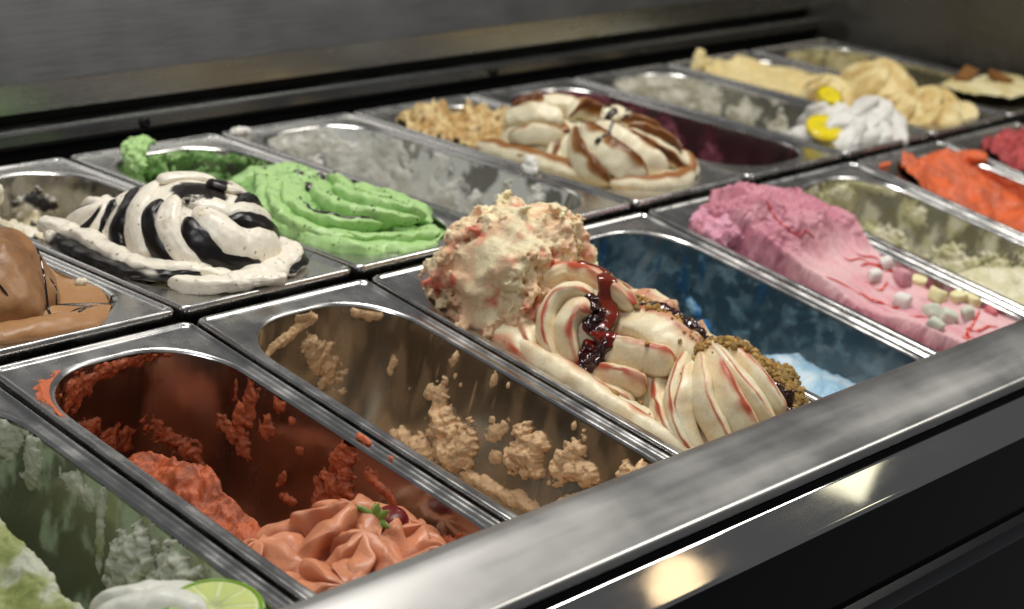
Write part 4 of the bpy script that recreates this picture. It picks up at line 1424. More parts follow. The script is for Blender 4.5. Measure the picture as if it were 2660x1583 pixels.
def pistachio_pan():
    e = gelato('f', 4, "pale pistachio cream gelato smeared on its pan walls with a ledge in front")
    PC, PG = s2l((224, 218, 190)), s2l((198, 194, 150))
    g = Geo()
    def hf(x, y):
        P = np.stack([x, y, 0 * x], -1)
        n = fbm(P, 45, 4, 6, 0.5)
        front = sstep(0.02, -0.03, y + 0.25 * (x + 0.02) + 0.006 * n)
        low = -0.085 + 0.012 * n - 0.3 * np.maximum(y, 0) + 0.03 * sstep(0.01, 0.06, x)
        top = -0.014 + 0.004 * n + 0.012 * np.exp(-((y + 0.01) / 0.02) ** 2) * sstep(-0.05, 0, x)
        return low + (top - low) * front
    mass(g, hf, lambda P: rgbn(P, PC, s2l((208, 202, 164)), 45, 4), -0.15, 0.15, 120, 260)
    V = g.V[0]; V += np.stack([fbm(V, 130, 3, 30 + q) for q in range(3)], 1) * 0.0016
    g.obj("cream_ledge", M_SOFT, e)
    g = Geo()
    st = [(0.03, -0.052, 0.03, 0.022, -15, 0.010), (-0.01, -0.045, 0.035, 0.022, -10, 0.012), (-0.05, -0.03, 0.03, 0.02, 0, 0.012), (0.17, -0.02, 0.02, 0.014, 30, 0.006), (0.20, -0.03, 0.02, 0.02, 0, 0.006), (0.12, -0.055, 0.03, 0.014, 0, 0.007),
          (0.09, -0.02, 0.012, 0.010, 0, 0.004), (0.15, -0.008, 0.03, 0.005, 0, 0.003), (0.23, -0.01, 0.02, 0.01, 0, 0.005)]
    clumps(g, st, lambda V, T: rgbn(V, PC, PG, 50, 4), seed=31, edge=0.5)
    g.obj("wall_clumps", M_SOFT, e)["kind"] = "stuff"
    film(e, lambda A, Z, P: 0.25 + 0.7 * sstep(-0.15, 0.4, fbm(np.stack([A, Z * 0.6, 0 * A], -1), 40, 4, 8)), lambda V: rgbn(V, s2l((214, 210, 186)), PG, 50, 4), seed=1)


pistachio_pan()


def orange_pan():
    e = gelato('f', 5, "bright orange sorbet with a smoothed wavy top")
    g = Geo()
    def hf(x, y):
        P = np.stack([x, y, 0 * x], -1)
        w = np.abs(noise(P, 22, 3))
        return -0.030 + 0.024 * sstep(0.06, 0.15, y + 0.15 * x) + 0.010 * (1 - 2 * w) + 0.004 * fbm(P, 50, 3, 4) + 0.012 * sstep(0.0, -0.05, x) + 0.003 * noise(P * [1, .2, 1], 190, 3) * sstep(0.1, 0.14, y)
    mass(g, hf, lambda P: rgbn(P, ORANGE * 0.85, ORANGE * 1.15, 50, 4), -0.15, 0.159, 110, 240)
    g.obj("sorbet_mass", M_SOFT, e)
    g = Geo()
    clumps(g, [(0.12, -0.008, 0.05, 0.012, 0, 0.004), (0.18, -0.008, 0.05, 0.012, 0, 0.004), (0.06, -0.02, 0.03, 0.02, 0, 0.004), (0.0, -0.02, 0.04, 0.016, 0, 0.004)], ORANGE * 0.8, seed=8)
    lump(g, [(0.074, 0.128, 0.002, 0.012, 0.010, 0.006), (0.066, 0.136, 0.001, 0.008, 0.010, 0.005), (-0.060, 0.158, 0.0, 0.009, 0.004, 0.003)], 0.0014, 0.004, lambda G: -0.002 * fbm(G, 120, 2, 4), ORANGE * 1.2)
    g.obj("wall_clumps", M_ROUGH, e)["kind"] = "stuff"


orange_pan()


def rasp_pan():
    e = gelato('f', 6, "crumbly raspberry red sorbet at the far right edge")
    g = Geo()
    def hf(x, y):
        P = np.stack([x, y, 0 * x], -1)
        return 0.002 + 0.014 * np.exp(-(x / 0.05) ** 2) * sstep(0.16, 0.1, y) + 0.010 * fbm(P, 50, 4, 4, 0.6)
    mass(g, hf, lambda P: rgbn(P, RASP * 0.8, s2l((196, 84, 84)), 90, 4), -0.05, 0.159, 90, 170)
    V = g.V[0]; V += np.stack([fbm(V, 170, 3, 30 + q) for q in range(3)], 1) * 0.003
    g.obj("sorbet_mass", M_ROUGH, e)


rasp_pan()


# ------------------------------------------------------------------ back row
def brown_pan():
    e = gelato('b', -1, "smooth milk chocolate brown gelato folded over itself at the left edge")
    B1, B2 = s2l((158, 116, 76)), s2l((130, 90, 56))
    g = Geo()
    def hf(x, y):
        P = np.stack([x, y, 0 * x], -1)
        return -0.004 + 0.003 * noise(P, 20, 4) + 0.0025 * np.sin(y * 90 + x * 60 + 2 * noise(P, 20, 2)) - 0.008 * sstep(-0.14, -0.165, y)
    mass(g, hf, lambda P: rgbn(P, B1 * 1.1, s2l((176, 138, 94)), 30, 4), -0.1605, 0.10, 100, 240)
    ribbon(g, [(-0.065, -0.150, -0.003), (-0.03, -0.160, 0.0), (0.01, -0.160, -0.002), (0.045, -0.148, -0.004)], 0.013, 0.008, np.asarray(B1 * 1.15), seed=2, wob=0.05)
    D0 = g
    g.obj("brown_mass", M_SMOOTH, e)
    g2 = Geo()
    cf = lambda ph, t, l, P: rgbn(P, B1, B2, 26, 3, -0.5, 0.5)
    dome(g2, (-0.020, -0.085, -0.008), 0.062, 0.066, 0.060, 3, 0.7, 0.16, cf, axis=(0.15, -0.35, 0.9), spin=2.0, pw=0.8, seed=3, wob=0.05)
    dome(g2, (0.018, -0.010, -0.008), 0.048, 0.050, 0.036, 3, 0.7, 0.16, cf, axis=(0.1, 0.1, 1), spin=1.0, pw=0.8, seed=5, wob=0.05)
    D = Drop(g, g2)
    g2.obj("folded_dome", M_SMOOTH, e)
    for i, (pts, w) in enumerate([([(0.066, -0.135), (0.05, -0.130), (0.034, -0.124), (0.022, -0.126)], 0.0014), ([(0.044, -0.140), (0.03, -0.150), (0.018, -0.158)], 0.0013), ([(0.02, -0.118), (0.026, -0.13), (0.04, -0.14)], 0.0012),
                                  ([(0.030, -0.085), (0.024, -0.1), (0.012, -0.125), (0.006, -0.142)], 0.0010), ([(-0.03, -0.142), (-0.035, -0.125), (-0.03, -0.105)], 0.0012), ([(0.012, -0.162), (0.022, -0.152), (0.016, -0.145)], 0.0012)]):
        gs = Geo(); drizzle(gs, D, pts, w, SYRUP, seed=i)
        gs.obj("chocolate_line", M_SAUCE, e)
    gb = Geo()
    for (x, y, s, c) in ((0.062, -0.098, 0.0042, s2l((222, 216, 190))), ):
        lump(gb, [(x, y, 0.0, s, s * 0.8, s * 0.7), (x + s * .5, y - s * .3, 0.001, s * .6, s * .6, s * .5)], 0.0009, 0.001, lambda G: -0.0008 * noise(G, 300), c, pad=0.004)
    gb.obj("white_chip", M_ROUGH, e)


brown_pan()


def stripes_pan():
    e = gelato('b', 0, "white gelato swirled with thick black chocolate stripes into a dome")
    def spk(P, c=WHITE):
        return speckle(P, rgbn(P, c, c * 0.94, 40, 3), s2l((110, 98, 86)), 420, 0.60, 3)
    def stripe(ph, t, l, P):
        d = np.abs(ph - 0.25)
        w = 0.235 * (0.95 + 0.5 * noise(P, 26, 5))
        k = sstep(w + 0.02, w - 0.02, d) * sstep(0.10, 0.22, t + 0.1 * noise(P, 80, 2))
        c = mix(spk(P), BLACK, k)
        edge = sstep(w + 0.07, w + 0.02, d) * (1 - k)
        return mix(c, s2l((150, 110, 62)), 0.35 * edge * sstep(0, 0.4, noise(P, 120, 7)))
    g = Geo()
    def hf(x, y):
        P = np.stack([x, y, 0 * x], -1)
        n = fbm(P, 45, 4, 6, 0.55)
        back = sstep(-0.02, 0.05, y)
        return (-0.006 + 0.002 * n) * (1 - back) + back * (-0.030 + 0.012 * n + 0.010 * sstep(0.0, -0.05, x) - 0.15 * np.maximum(y - 0.09, 0)) - 0.02 * sstep(0.02, 0.07, x) * back
    mass(g, hf, lambda P: speckle(P, rgbn(P, WHITE * 0.92, s2l((206, 196, 164)), 40, 3), BLACK, 60, 0.42, 8), -0.159, 0.155, 120, 260)
    V = g.V[0]; V += np.stack([fbm(V, 130, 3, 30 + q) for q in range(3)], 1) * 0.002 * sstep(-0.02, 0.04, V[:, 1])[:, None]
    g.obj("scooped_rear", M_ROUGH, e)
    g1 = Geo()
    cD, rD = np.array((0.010, -0.077, 0.002)), np.array((0.058, 0.070, 0.050))
    dome(g1, cD, rD[0] * 0.96, rD[1] * 0.96, rD[2] * 0.97, 5, 0.6, 0.03, lambda ph, t, l, P: spk(P), seed=4, under=0.3, wob=0.02)
    dome(g1, (-0.018, -0.012, -0.006), 0.034, 0.034, 0.036, 6, 0.9, 0.18, stripe, axis=(-0.25, -0.2, 0.9), spin=0.4, pw=0.7, nt=100, seed=9, under=0.4)
    def dark(p, s, V):
        d = np.abs(((p - 1.57 + np.pi) % (2 * np.pi)) - np.pi)
        k = sstep(1.75, 1.45, d + 0.35 * noise(V, 70, 4))
        c = mix(spk(V), s2l((120, 84, 46)), 0.6 * sstep(2.1, 1.7, d + 0.3 * noise(V, 90, 4)))
        return mix(c, BLACK, k)
    light = lambda p, s, V: mix(spk(V), s2l((176, 146, 96)), 0.35 * sstep(0.35, 0.6, fbm(V, 60, 3, 6)))
    for i, (blk, w, h, pts) in enumerate([
            (0, 0.0095, 0.0065, [(-0.0006, -0.0492, 0.047), (-0.0278, -0.0641, 0.0388), (-0.0417, -0.0739, 0.0246), (-0.0465, -0.0891, 0.009), (-0.044, -0.098, -0.004)]),
            (0, 0.0105, 0.0070, [(-0.0128, -0.0878, 0.0473), (-0.0303, -0.0968, 0.0351), (-0.036, -0.1104, 0.0209), (-0.0282, -0.1296, 0.0045), (-0.020, -0.136, -0.004)]),
            (0, 0.0135, 0.0080, [(-0.0129, -0.1067, 0.0428), (-0.0103, -0.1272, 0.0321), (0.0004, -0.1405, 0.0214), (0.0288, -0.1406, 0.0151), (0.050, -0.126, 0.008)]),
            (0, 0.0080, 0.0060, [(0.0006, -0.1232, 0.0387), (0.0231, -0.1226, 0.0382), (0.0486, -0.1117, 0.0277), (0.0543, -0.1121, 0.0180)]),
            (0, 0.0090, 0.0060, [(0.0153, -0.0846, 0.0511), (0.0253, -0.0916, 0.0491), (0.0425, -0.0898, 0.0424), (0.0534, -0.0952, 0.0301)]),
            (0, 0.0090, 0.0055, [(-0.004, -0.050, 0.046), (0.005, -0.0566, 0.0496), (0.0247, -0.0616, 0.0491), (0.040, -0.072, 0.0437)]),
            (0, 0.0085, 0.0060, [(-0.0095, -0.03, 0.035), (-0.021, -0.0255, 0.0228), (-0.0313, -0.030, 0.011), (-0.041, -0.044, 0.0014)]),
            (0, 0.0080, 0.0050, [(-0.0147, -0.0938, 0.0463), (-0.0057, -0.1068, 0.0453), (0.0025, -0.117, 0.042), (0.0061, -0.1257, 0.0366)]),
            (1, 0.0066, 0.0052, [(-0.006, -0.0321, 0.0378), (-0.0359, -0.0545, 0.028), (-0.0443, -0.0575, 0.0127), (-0.0476, -0.0717, 0.003)]),
            (1, 0.0066, 0.0052, [(-0.022, -0.0803, 0.0436), (-0.0354, -0.0845, 0.0326), (-0.0413, -0.0996, 0.0188), (-0.0372, -0.1175, 0.0043), (-0.032, -0.124, -0.004)]),
            (1, 0.0078, 0.0055, [(-0.0234, -0.1093, 0.0377), (-0.0245, -0.1227, 0.0264), (-0.0178, -0.1361, 0.0139), (0.0008, -0.1456, 0.0078), (0.020, -0.146, 0.004)]),
            (1, 0.0064, 0.0050, [(-0.0018, -0.1286, 0.0362), (0.0156, -0.1315, 0.034), (0.0378, -0.1299, 0.0253), (0.0548, -0.1208, 0.0119)]),
            (1, 0.0062, 0.0050, [(0.0178, -0.1192, 0.0413), (0.0471, -0.1, 0.0368), (0.0560, -0.1000, 0.0260)]),
            (1, 0.0072, 0.0055, [(-0.0174, -0.0266, 0.0284), (-0.0256, -0.0256, 0.0197), (-0.0322, -0.0282, 0.0111), (-0.0363, -0.0319, 0.0016)])]):
        ribbon(g1, pts, np.array([0.75, 1.0, 1.05, 0.8]) * w * (1.32 if blk else 1.0), h * (1.08 if blk else 0.82), dark if blk else light, n=150, m=44, crest=1.0, seed=100 + i, wob=0.06, taper=(0.22, 0.18), about=(cD, rD))
    # matte cocoa patch on the crown
    V, F, C = g1.arr()
    n = fbm(V, 60, 4, 9, 0.6)
    k = sstep(1.15, 0.95, np.sqrt(((V[:, 0] - 0.006) / 0.021) ** 2 + ((V[:, 1] + 0.092) / 0.018) ** 2 + ((V[:, 2] - 0.053) / 0.018) ** 2) + 0.45 * n)
    C2 = mix(C, s2l((26, 20, 16)), k)
    g1.V, g1.F, g1.C = [V], F, [C2]
    g1.obj("striped_dome", M_SAUCE_SOFT, e)
    # ribbons round the foot of the dome, lapping over the front flange
    def rw(a0=1.6, wd=0.6):
        def f(p, s, V):
            d = np.abs(((p - a0 + np.pi) % (2 * np.pi)) - np.pi)
            P = np.stack([s * 2, p * 0.1, 0 * s], -1)
            k = sstep(wd, wd * 0.7, d + 0.25 * noise(P, 9, 4)) * sstep(-0.5, -0.2, noise(P, 3, 3) + 0.1)
            return mix(speckle(V, np.broadcast_to(WHITE, (len(p), 3)), s2l((110, 98, 86)), 420, 0.60, 3), BLACK, k)
        return f
    for i, (pts, w, h, a0, wd) in enumerate([
            ([(-0.050, 0.03, 0.0), (-0.046, 0.0165, 0.002), (-0.044, -0.012, 0.003), (-0.047, -0.0557, 0.003), (-0.050, -0.103, 0.003), (-0.034, -0.1353, 0.004), (-0.012, -0.152, 0.003)], 0.0120, 0.0100, 3.4, 0.5),
            ([(-0.058, 0.010, -0.001), (-0.062, -0.0201, 0.0), (-0.063, -0.062, 0.0), (-0.063, -0.105, 0.001), (-0.050, -0.1250, 0.004), (-0.0344, -0.1401, 0.006), (-0.018, -0.148, 0.005)], 0.0085, 0.0060, 1.57, 2.6),
            ([(-0.060, -0.135, 0.002), (-0.045, -0.1555, 0.003), (-0.0199, -0.1650, 0.004), (0.0214, -0.1549, 0.004), (0.0510, -0.1389, 0.004), (0.060, -0.1137, 0.003), (0.058, -0.092, 0.001)], 0.0110, 0.0095, 3.6, 0.4),
            ([(-0.026, -0.1678, 0.004), (-0.0011, -0.1728, 0.005), (0.0121, -0.1808, 0.004)], 0.0085, 0.0075, 3.6, 0.1),
            ([(0.0620, -0.100, 0.001), (0.0660, -0.1207, 0.002), (0.0528, -0.1501, 0.003), (0.0244, -0.1668, 0.003)], 0.0065, 0.0055, 1.57, 2.2)]):
        gr = Geo()
        ribbon(gr, pts, np.array([0.7, 1.15, 1.25, 1.1, 0.8]) * w, h * 0.72, rw(a0, wd), n=240, m=44, crest=1.2, lean=0.4, seed=i, wob=0.10, taper=(0.1, 0.08))
        gr.obj("foot_ribbon", M_SAUCE_SOFT, e)
    g3 = Geo()
    clumps(g3, [(0.05, -0.02, 0.02, 0.008, 5, 0.004), (0.09, -0.03, 0.016, 0.012, 0, 0.006), (0.17, -0.03, 0.02, 0.012, 0, 0.006)], lambda V, T: rgbn(V, BLACK, WHITE * 0.7, 60, 2, -0.2, 0.3), seed=3)
    lump(g3, [(-0.050, 0.105, 0.006, 0.016, 0.018, 0.016), (-0.054, 0.120, 0.012, 0.012, 0.012, 0.018)], 0.0016, 0.006, lambda G: -0.003 * fbm(G, 90, 3, 2), lambda V: spk(V))
    g3.obj("wall_clumps", M_ROUGH, e)["kind"] = "stuff"
    film(e, lambda A, Z, P: 0.5 * sstep(0.0, 0.5, fbm(np.stack([A, Z * 0.6, 0 * A], -1), 50, 4, 8)), WHITE * 0.6, seed=1)


stripes_pan()


def mint_pan():
    e = gelato('b', 1, "mint green gelato in soft folds flecked with chocolate")
    M2 = s2l((170, 206, 136))
    g = Geo()
    def hf(x, y):
        P = np.stack([x, y, 0 * x], -1)
        n = fbm(P, 30, 3, 6)
        f = sstep(0.075, 0.03, y + 0.35 * (x - 0.02) + 0.008 * n)
        return -0.075 + 0.006 * n + f * (0.060 + 0.012 * np.exp(-((x - 0.02) / 0.05) ** 2))
    fl = lambda P: rgbn(P, MINT, M2, 30, 4)
    mass(g, hf, fl, -0.1595, 0.15, 110, 240)
    cc = np.array([0.026, -0.060])
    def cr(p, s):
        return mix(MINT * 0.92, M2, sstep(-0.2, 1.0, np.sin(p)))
    L0 = np.array([(0.002, 0.062), (-0.030, 0.030), (-0.052, -0.02), (-0.056, -0.08), (-0.046, -0.130), (-0.010, -0.152), (0.034, -0.148), (0.060, -0.120)])
    mc = lambda ph, t, l, P: rgbn(P, MINT, M2, 40, 3)
    dome(g, (0.002, -0.060, -0.024), 0.064, 0.100, 0.034, 7, 1.2, 0.12, mc, seed=31, under=0.2, wob=0.04)
    dome(g, (0.012, 0.012, -0.024), 0.050, 0.046, 0.030, 6, 1.0, 0.14, mc, seed=32, under=0.2, wob=0.05)
    for i, (w, h, ln, z, pts) in enumerate([
            (0.016, 0.011, 0.5, -0.004, [(-0.0105, 0.050), (0.0289, 0.0472), (0.056, 0.0362), (0.060, 0.010)]), (0.015, 0.012, 0.7, -0.001, [(0.0423, 0.0417), (0.0045, 0.0114), (-0.0333, -0.0352), (-0.052, -0.07)]),
            (0.013, 0.012, 0.8, 0.002, [(0.0482, 0.0215), (-0.0086, -0.0167), (-0.0442, -0.0598), (-0.0557, -0.0936), (-0.0499, -0.1203), (-0.03, -0.14)]),
            (0.013, 0.012, 0.8, 0.006, [(0.0517, 0.0048), (0.0021, -0.0228), (-0.0302, -0.0572), (-0.0402, -0.0913), (-0.0292, -0.1131), (-0.008, -0.13)]),
            (0.012, 0.011, 0.7, 0.008, [(0.046, -0.016), (0.0165, -0.0364), (-0.004, -0.0668), (-0.012, -0.095), (0.0012, -0.1236), (0.0221, -0.1417)]),
            (0.012, 0.011, 0.7, 0.007, [(0.050, -0.030), (0.0274, -0.0532), (0.0165, -0.0855), (0.026, -0.1151), (0.042, -0.131)]),
            (0.013, 0.010, 0.5, 0.000, [(0.0587, -0.0145), (0.0581, -0.058), (0.0577, -0.0969), (0.0518, -0.1251)]),
            (0.015, 0.011, 0.6, -0.008, [(-0.0526, -0.030), (-0.058, -0.09), (-0.052, -0.1338), (-0.025, -0.1513), (0.0129, -0.1530), (0.045, -0.138)]),
            (0.012, 0.010, 0.7, -0.002, [(-0.050, -0.0975), (-0.0369, -0.128), (-0.0084, -0.1419), (0.0281, -0.1408), (0.048, -0.125)]),
            (0.010, 0.010, 0.6, 0.008, [(0.050, -0.004), (0.0428, -0.0392), (0.0418, -0.0698), (0.046, -0.095)])]):
        zz = z + 0.003 * np.sin(np.linspace(0, 4, len(pts)) + i)
        ribbon(g, np.c_[np.array(pts), zz], w * np.array([0.6, 1.1, 1.0, 1.1, 0.6]), h * np.array([0.7, 1.0, 1.1, 0.9, 0.7]), cr, n=190, m=40, lean=ln, crest=1.45, seed=i + 3, wob=0.13, taper=(0.3, 0.3))
    D = Drop(g)
    V, F, C = g.arr()
    g.C = [speckle(V, C, s2l((56, 42, 30)), 330, 0.56, 3)]; g.V = [V]
    g.obj("mint_folds", M_SMOOTH, e)
    g = Geo()
    clumps(g, [(0.245, -0.010, 0.02, 0.012, 0, 0.007), (0.215, -0.012, 0.022, 0.012, 20, 0.007), (0.235, -0.030, 0.012, 0.03, 0, 0.008), (0.15, -0.036, 0.026, 0.016, 10, 0.003), (0.11, -0.036, 0.026, 0.014, 0, 0.003), (0.07, -0.03, 0.02, 0.014, 0, 0.006), (0.17, -0.010, 0.06, 0.005, 0, 0.002)],
           lambda V, T: speckle(V, rgbn(V, MINT * 0.75, M2, 60, 4), s2l((40, 30, 22)), 200, 0.45, 6), seed=13, edge=0.85, rough=1.3, fs=130, thin=0.8)
    lump(g, [(-0.046, 0.134, 0.010, 0.010, 0.010, 0.008), (-0.036, 0.140, 0.014, 0.012, 0.008, 0.006), (-0.050, 0.126, 0.002, 0.008, 0.010, 0.010), (-0.024, 0.146, 0.012, 0.007, 0.006, 0.005)], 0.0014, 0.004, lambda G: -0.0035 * fbm(G, 140, 3, 2), M2)
    g.obj("wall_clumps", M_ROUGH, e)["kind"] = "stuff"
    film(e, lambda A, Z, P: 0.55 * sstep(0.05, 0.5, fbm(np.stack([A, Z * 0.7, 0 * A], -1), 70, 4, 8)), MINT * 0.5, seed=1)
    for i, (pts, w) in enumerate([([(-0.0274, -0.0581), (-0.0428, -0.0828), (-0.0478, -0.1043), (-0.0319, -0.1202), (-0.012, -0.128)], 0.0021), ([(0.0183, -0.014), (0.008, -0.026), (-0.0016, -0.0377)], 0.0034), ([(-0.0065, -0.094), (-0.0105, -0.101)], 0.0040), ([(0.0466, 0.0139), (0.052, -0.0027), (0.056, -0.022), (0.060, -0.04)], 0.0050), ([(0.030, 0.020), (0.038, 0.008)], 0.003)]):
        gs = Geo(); drizzle(gs, D, pts, w, SYRUP, seed=i, n=40)
        gs.obj("chocolate_line", M_SAUCE, e)
    crumbs(e, D, [(0.0, -0.06, 0.055, 0.09, 0, 60), (0.045, 0.01, 0.02, 0.03, 0, 30)], s2l((44, 28, 20)), "chocolate_flecks", M_SAUCE, 0.0006, 0.0016, seed=3)


mint_pan()


def leftover_pan(k, label, c1, c2, strokes, seed, fcov, fcol, na=420, nz=110, floor=0.0, fl_col=None):
    e = gelato('b', k, label)
    g = Geo()
    clumps(g, strokes, lambda V, T: rgbn(V, c1, c2, 60, 4), seed=seed, edge=0.6, rough=0.8, na=na, nz=nz, fs=70, thin=0.75)
    if floor:
        def hf(x, y):
            P = np.stack([x, y, 0 * x], -1)
            return -DEPTH + floor + 0.012 * fbm(P, 28, 4, seed)
        mass(g, hf, lambda P: rgbn(P, c1, c2, 40, 3), -0.15, 0.15, 70, 150)
    g.obj("wall_clumps", M_ROUGH, e)["kind"] = "stuff"
    film(e, fcov, fcol, seed=seed)
    return e


GW, GG = s2l((222, 220, 212)), s2l((196, 194, 182))
e2 = leftover_pan(2, "ragged greyish white gelato leftovers on steel behind the pink streaked heap", GW, GG,
                  [(0.20, -0.02, 0.05, 0.03, 0, 0.005), (0.15, -0.035, 0.03, 0.03, 0, 0.006), (0.11, -0.03, 0.025, 0.03, 10, 0.005), (0.08, -0.055, 0.02, 0.035, 0, 0.006), (0.03, -0.05, 0.025, 0.03, -10, 0.008), (0.04, -0.02, 0.014, 0.02, 30, 0.004),
                   (-0.01, -0.06, 0.02, 0.03, 0, 0.008), (-0.04, -0.045, 0.012, 0.030, 15, 0.010), (-0.06, -0.06, 0.016, 0.02, 0, 0.012), (-0.085, -0.04, 0.012, 0.03, 0, 0.010), (-0.11, -0.05, 0.02, 0.03, 0, 0.008), (0.24, -0.02, 0.02, 0.02, 0, 0.006)], 3,
                  lambda A, Z, P: 0.15 + 0.8 * sstep(-0.22, 0.02, fbm(np.stack([A, Z * 0.8, 0 * A], -1), 26, 4, 9)), s2l((216, 216, 210)), floor=0.02)
gb = Geo()
lump(gb, [(0.080, -0.062, 0.006, 0.006, 0.007, 0.007), (0.076, -0.064, 0.002, 0.004, 0.008, 0.004), (0.082, -0.058, 0.010, 0.004, 0.004, 0.004)], 0.001, 0.003, lambda G: -0.0016 * fbm(G, 220, 2, 4), GW, pad=0.005)
gb.obj("rim_blob", M_ROUGH, e2)
gb = Geo()
lump(gb, [(-0.066, 0.170, 0.001, 0.008, 0.004, 0.004), (-0.058, 0.168, 0.001, 0.005, 0.004, 0.003)], 0.001, 0.003, lambda G: -0.0016 * fbm(G, 220, 2, 6), GW, pad=0.005)
gb.obj("rim_blob", M_ROUGH, e2)
PU = s2l((136, 78, 88))
leftover_pan(4, "thin purple berry gelato leftovers on the walls behind the caramel swirl", PU, s2l((108, 52, 62)),
             [(0.14, -0.02, 0.05, 0.02, 0, 0.004), (0.20, -0.02, 0.05, 0.02, 0, 0.005), (0.08, -0.03, 0.03, 0.02, 0, 0.004), (0.03, -0.03, 0.03, 0.02, 0, 0.003), (-0.03, -0.04, 0.02, 0.02, 0, 0.003), (0.12, -0.06, 0.06, 0.03, 0, 0.005)], 7,
             lambda A, Z, P: 0.30 + 0.6 * sstep(-0.2, 0.5, fbm(np.stack([A, Z * 0.6, 0 * A], -1), 50, 4, 9)) * sstep(-0.13, -0.02, A), s2l((84, 42, 50)), na=300, nz=80)


def caramel_pan():
    e = gelato('b', 3, "cream gelato piped in petals edged with brown caramel")
    CC = s2l((234, 224, 192)); DC = s2l((96, 54, 14))
    def stripe(ph, t, l, P):
        d = np.abs(((ph - 0.86 + 0.5) % 1) - 0.5)
        w = np.where(l % 2 == 0, 0.19, 0.08) * (0.9 + 0.6 * noise(P, 40, 5))
        k = sstep(w + 0.05, w - 0.02, d) * sstep(0.05, 0.2, t)
        k2 = sstep(w * 0.55, w * 0.2, d) * sstep(0.05, 0.2, t)
        return mix(mix(rgbn(P, CC, CC * 0.93, 40, 3), CARAMEL, k), DC, 0.9 * k2)
    g = Geo()
    def hf(x, y):
        P = np.stack([x, y, 0 * x], -1)
        n = fbm(P, 50, 4, 6, 0.55)
        b = sstep(-0.02, 0.04, y)
        return -0.010 + 0.003 * n + b * (0.004 + 0.010 * n + 0.018 * np.exp(-((x + 0.03) / 0.03) ** 2 - ((y - 0.125) / 0.02) ** 2) - 0.02 * np.exp(-((x - 0.0) / 0.03) ** 2 - ((y - 0.06) / 0.03) ** 2))
    mass(g, hf, lambda P: speckle(P, rgbn(P, s2l((214, 192, 142)), s2l((186, 150, 92)), 60, 3), DC, 110, 0.46, 8), -0.159, 0.158, 110, 240)
    V = g.V[0]; V += np.stack([fbm(V, 130, 3, 30 + q) for q in range(3)], 1) * 0.0028 * sstep(-0.02, 0.04, V[:, 1])[:, None]
    for i, pts in enumerate([[(-0.062, 0.03, 0.0), (-0.06, -0.02, 0.0), (-0.055, -0.06, 0.0), (-0.05, -0.10, -0.002)], [(-0.05, -0.12, -0.002), (-0.02, -0.150, 0.0), (0.02, -0.152, 0.0), (0.05, -0.13, 0.0)], [(0.035, -0.150, 0.0), (0.052, -0.130, 0.006), (0.058, -0.10, 0.004)]]):
        ribbon(g, pts, 0.010, 0.010, lambda p, s: mix(np.broadcast_to(CC, (len(p), 3)), CARAMEL, sstep(0.6, 0.3, np.abs(p - 1.2))), seed=i, wob=0.1, crest=1.3)
    g.obj("rough_base", M_ROUGH, e)
    def petal(a0=2.3, wd=0.5):
        def f(p, s, V):
            d = np.abs(((p - a0 + np.pi) % (2 * np.pi)) - np.pi)
            w = wd * 1.25 * (1 + 0.8 * noise(V, 50, 6))
            c = mix(rgbn(V, CC, CC * 0.94, 40, 3), CARAMEL, sstep(w * 1.25, w * 0.8, d))
            return mix(c, DC, 0.9 * sstep(w * 0.7, w * 0.35, d))
        return f
    g1 = Geo()
    cE, rE = np.array((0.0, -0.09, -0.002)), np.array((0.060, 0.060, 0.042))
    dome(g1, cE, *(rE * 0.94), 6, 0.4, 0.10, lambda ph, t, l, P: rgbn(P, CC * 0.95, CARAMEL, 40, 3, 0.1, 0.5), seed=4, under=0.25)
    for i, (w, h, ln, a0, wd, pts) in enumerate([
            (0.0110, 0.0085, -0.4, 2.6, 0.30, [(-0.0186, -0.0464, 0.0258), (-0.0402, -0.049, 0.0101), (-0.0482, -0.0577, -0.0058), (-0.050, -0.078, -0.010)]),
            (0.0110, 0.0090, -0.6, 1.9, 0.55, [(-0.0252, -0.0553, 0.0294), (-0.0495, -0.0824, 0.0169), (-0.0536, -0.1015, 0.0069), (-0.0489, -0.122, -0.0033)]),
            (0.0130, 0.0095, -0.6, 1.9, 0.45, [(-0.0272, -0.0644, 0.0345), (-0.0429, -0.0982, 0.0271), (-0.0398, -0.1246, 0.016), (-0.0236, -0.1429, 0.0005)]),
            (0.0120, 0.0090, -0.5, 2.1, 0.40, [(-0.0226, -0.0782, 0.0393), (-0.030, -0.1099, 0.0321), (-0.0184, -0.134, 0.0204), (0.000, -0.1464, 0.006)]),
            (0.0100, 0.0085, 0.4, 0.8, 0.45, [(-0.0165, -0.1067, 0.0378), (-0.0052, -0.1275, 0.0301), (0.018, -0.1388, 0.0166), (0.030, -0.140, 0.004)]),
            (0.0090, 0.0085, 0.4, 0.8, 0.60, [(-0.0072, -0.1027, 0.0405), (0.013, -0.1171, 0.0339), (0.0352, -0.1214, 0.0225), (0.048, -0.118, 0.010)]),
            (0.0085, 0.0090, 0.5, 0.9, 0.60, [(0.0, -0.088, 0.041), (0.020, -0.098, 0.037), (0.040, -0.102, 0.026)]),
            (0.0080, 0.0090, -0.5, 2.4, 0.60, [(-0.006, -0.070, 0.040), (0.012, -0.078, 0.042), (0.032, -0.080, 0.034)])]):
        ribbon(g1, pts, np.array([0.6, 1.0, 1.1, 0.8]) * w, h * 1.15, petal(a0, wd), n=80, m=34, crest=1.4, lean=ln, seed=120 + i, wob=0.08, taper=(0.25, 0.2), about=(cE, rE))
    g1.obj("front_petals", M_SMOOTH, e)
    g2 = Geo()
    cF, rF = np.array((-0.015, -0.020, -0.002)), np.array((0.050, 0.050, 0.042))
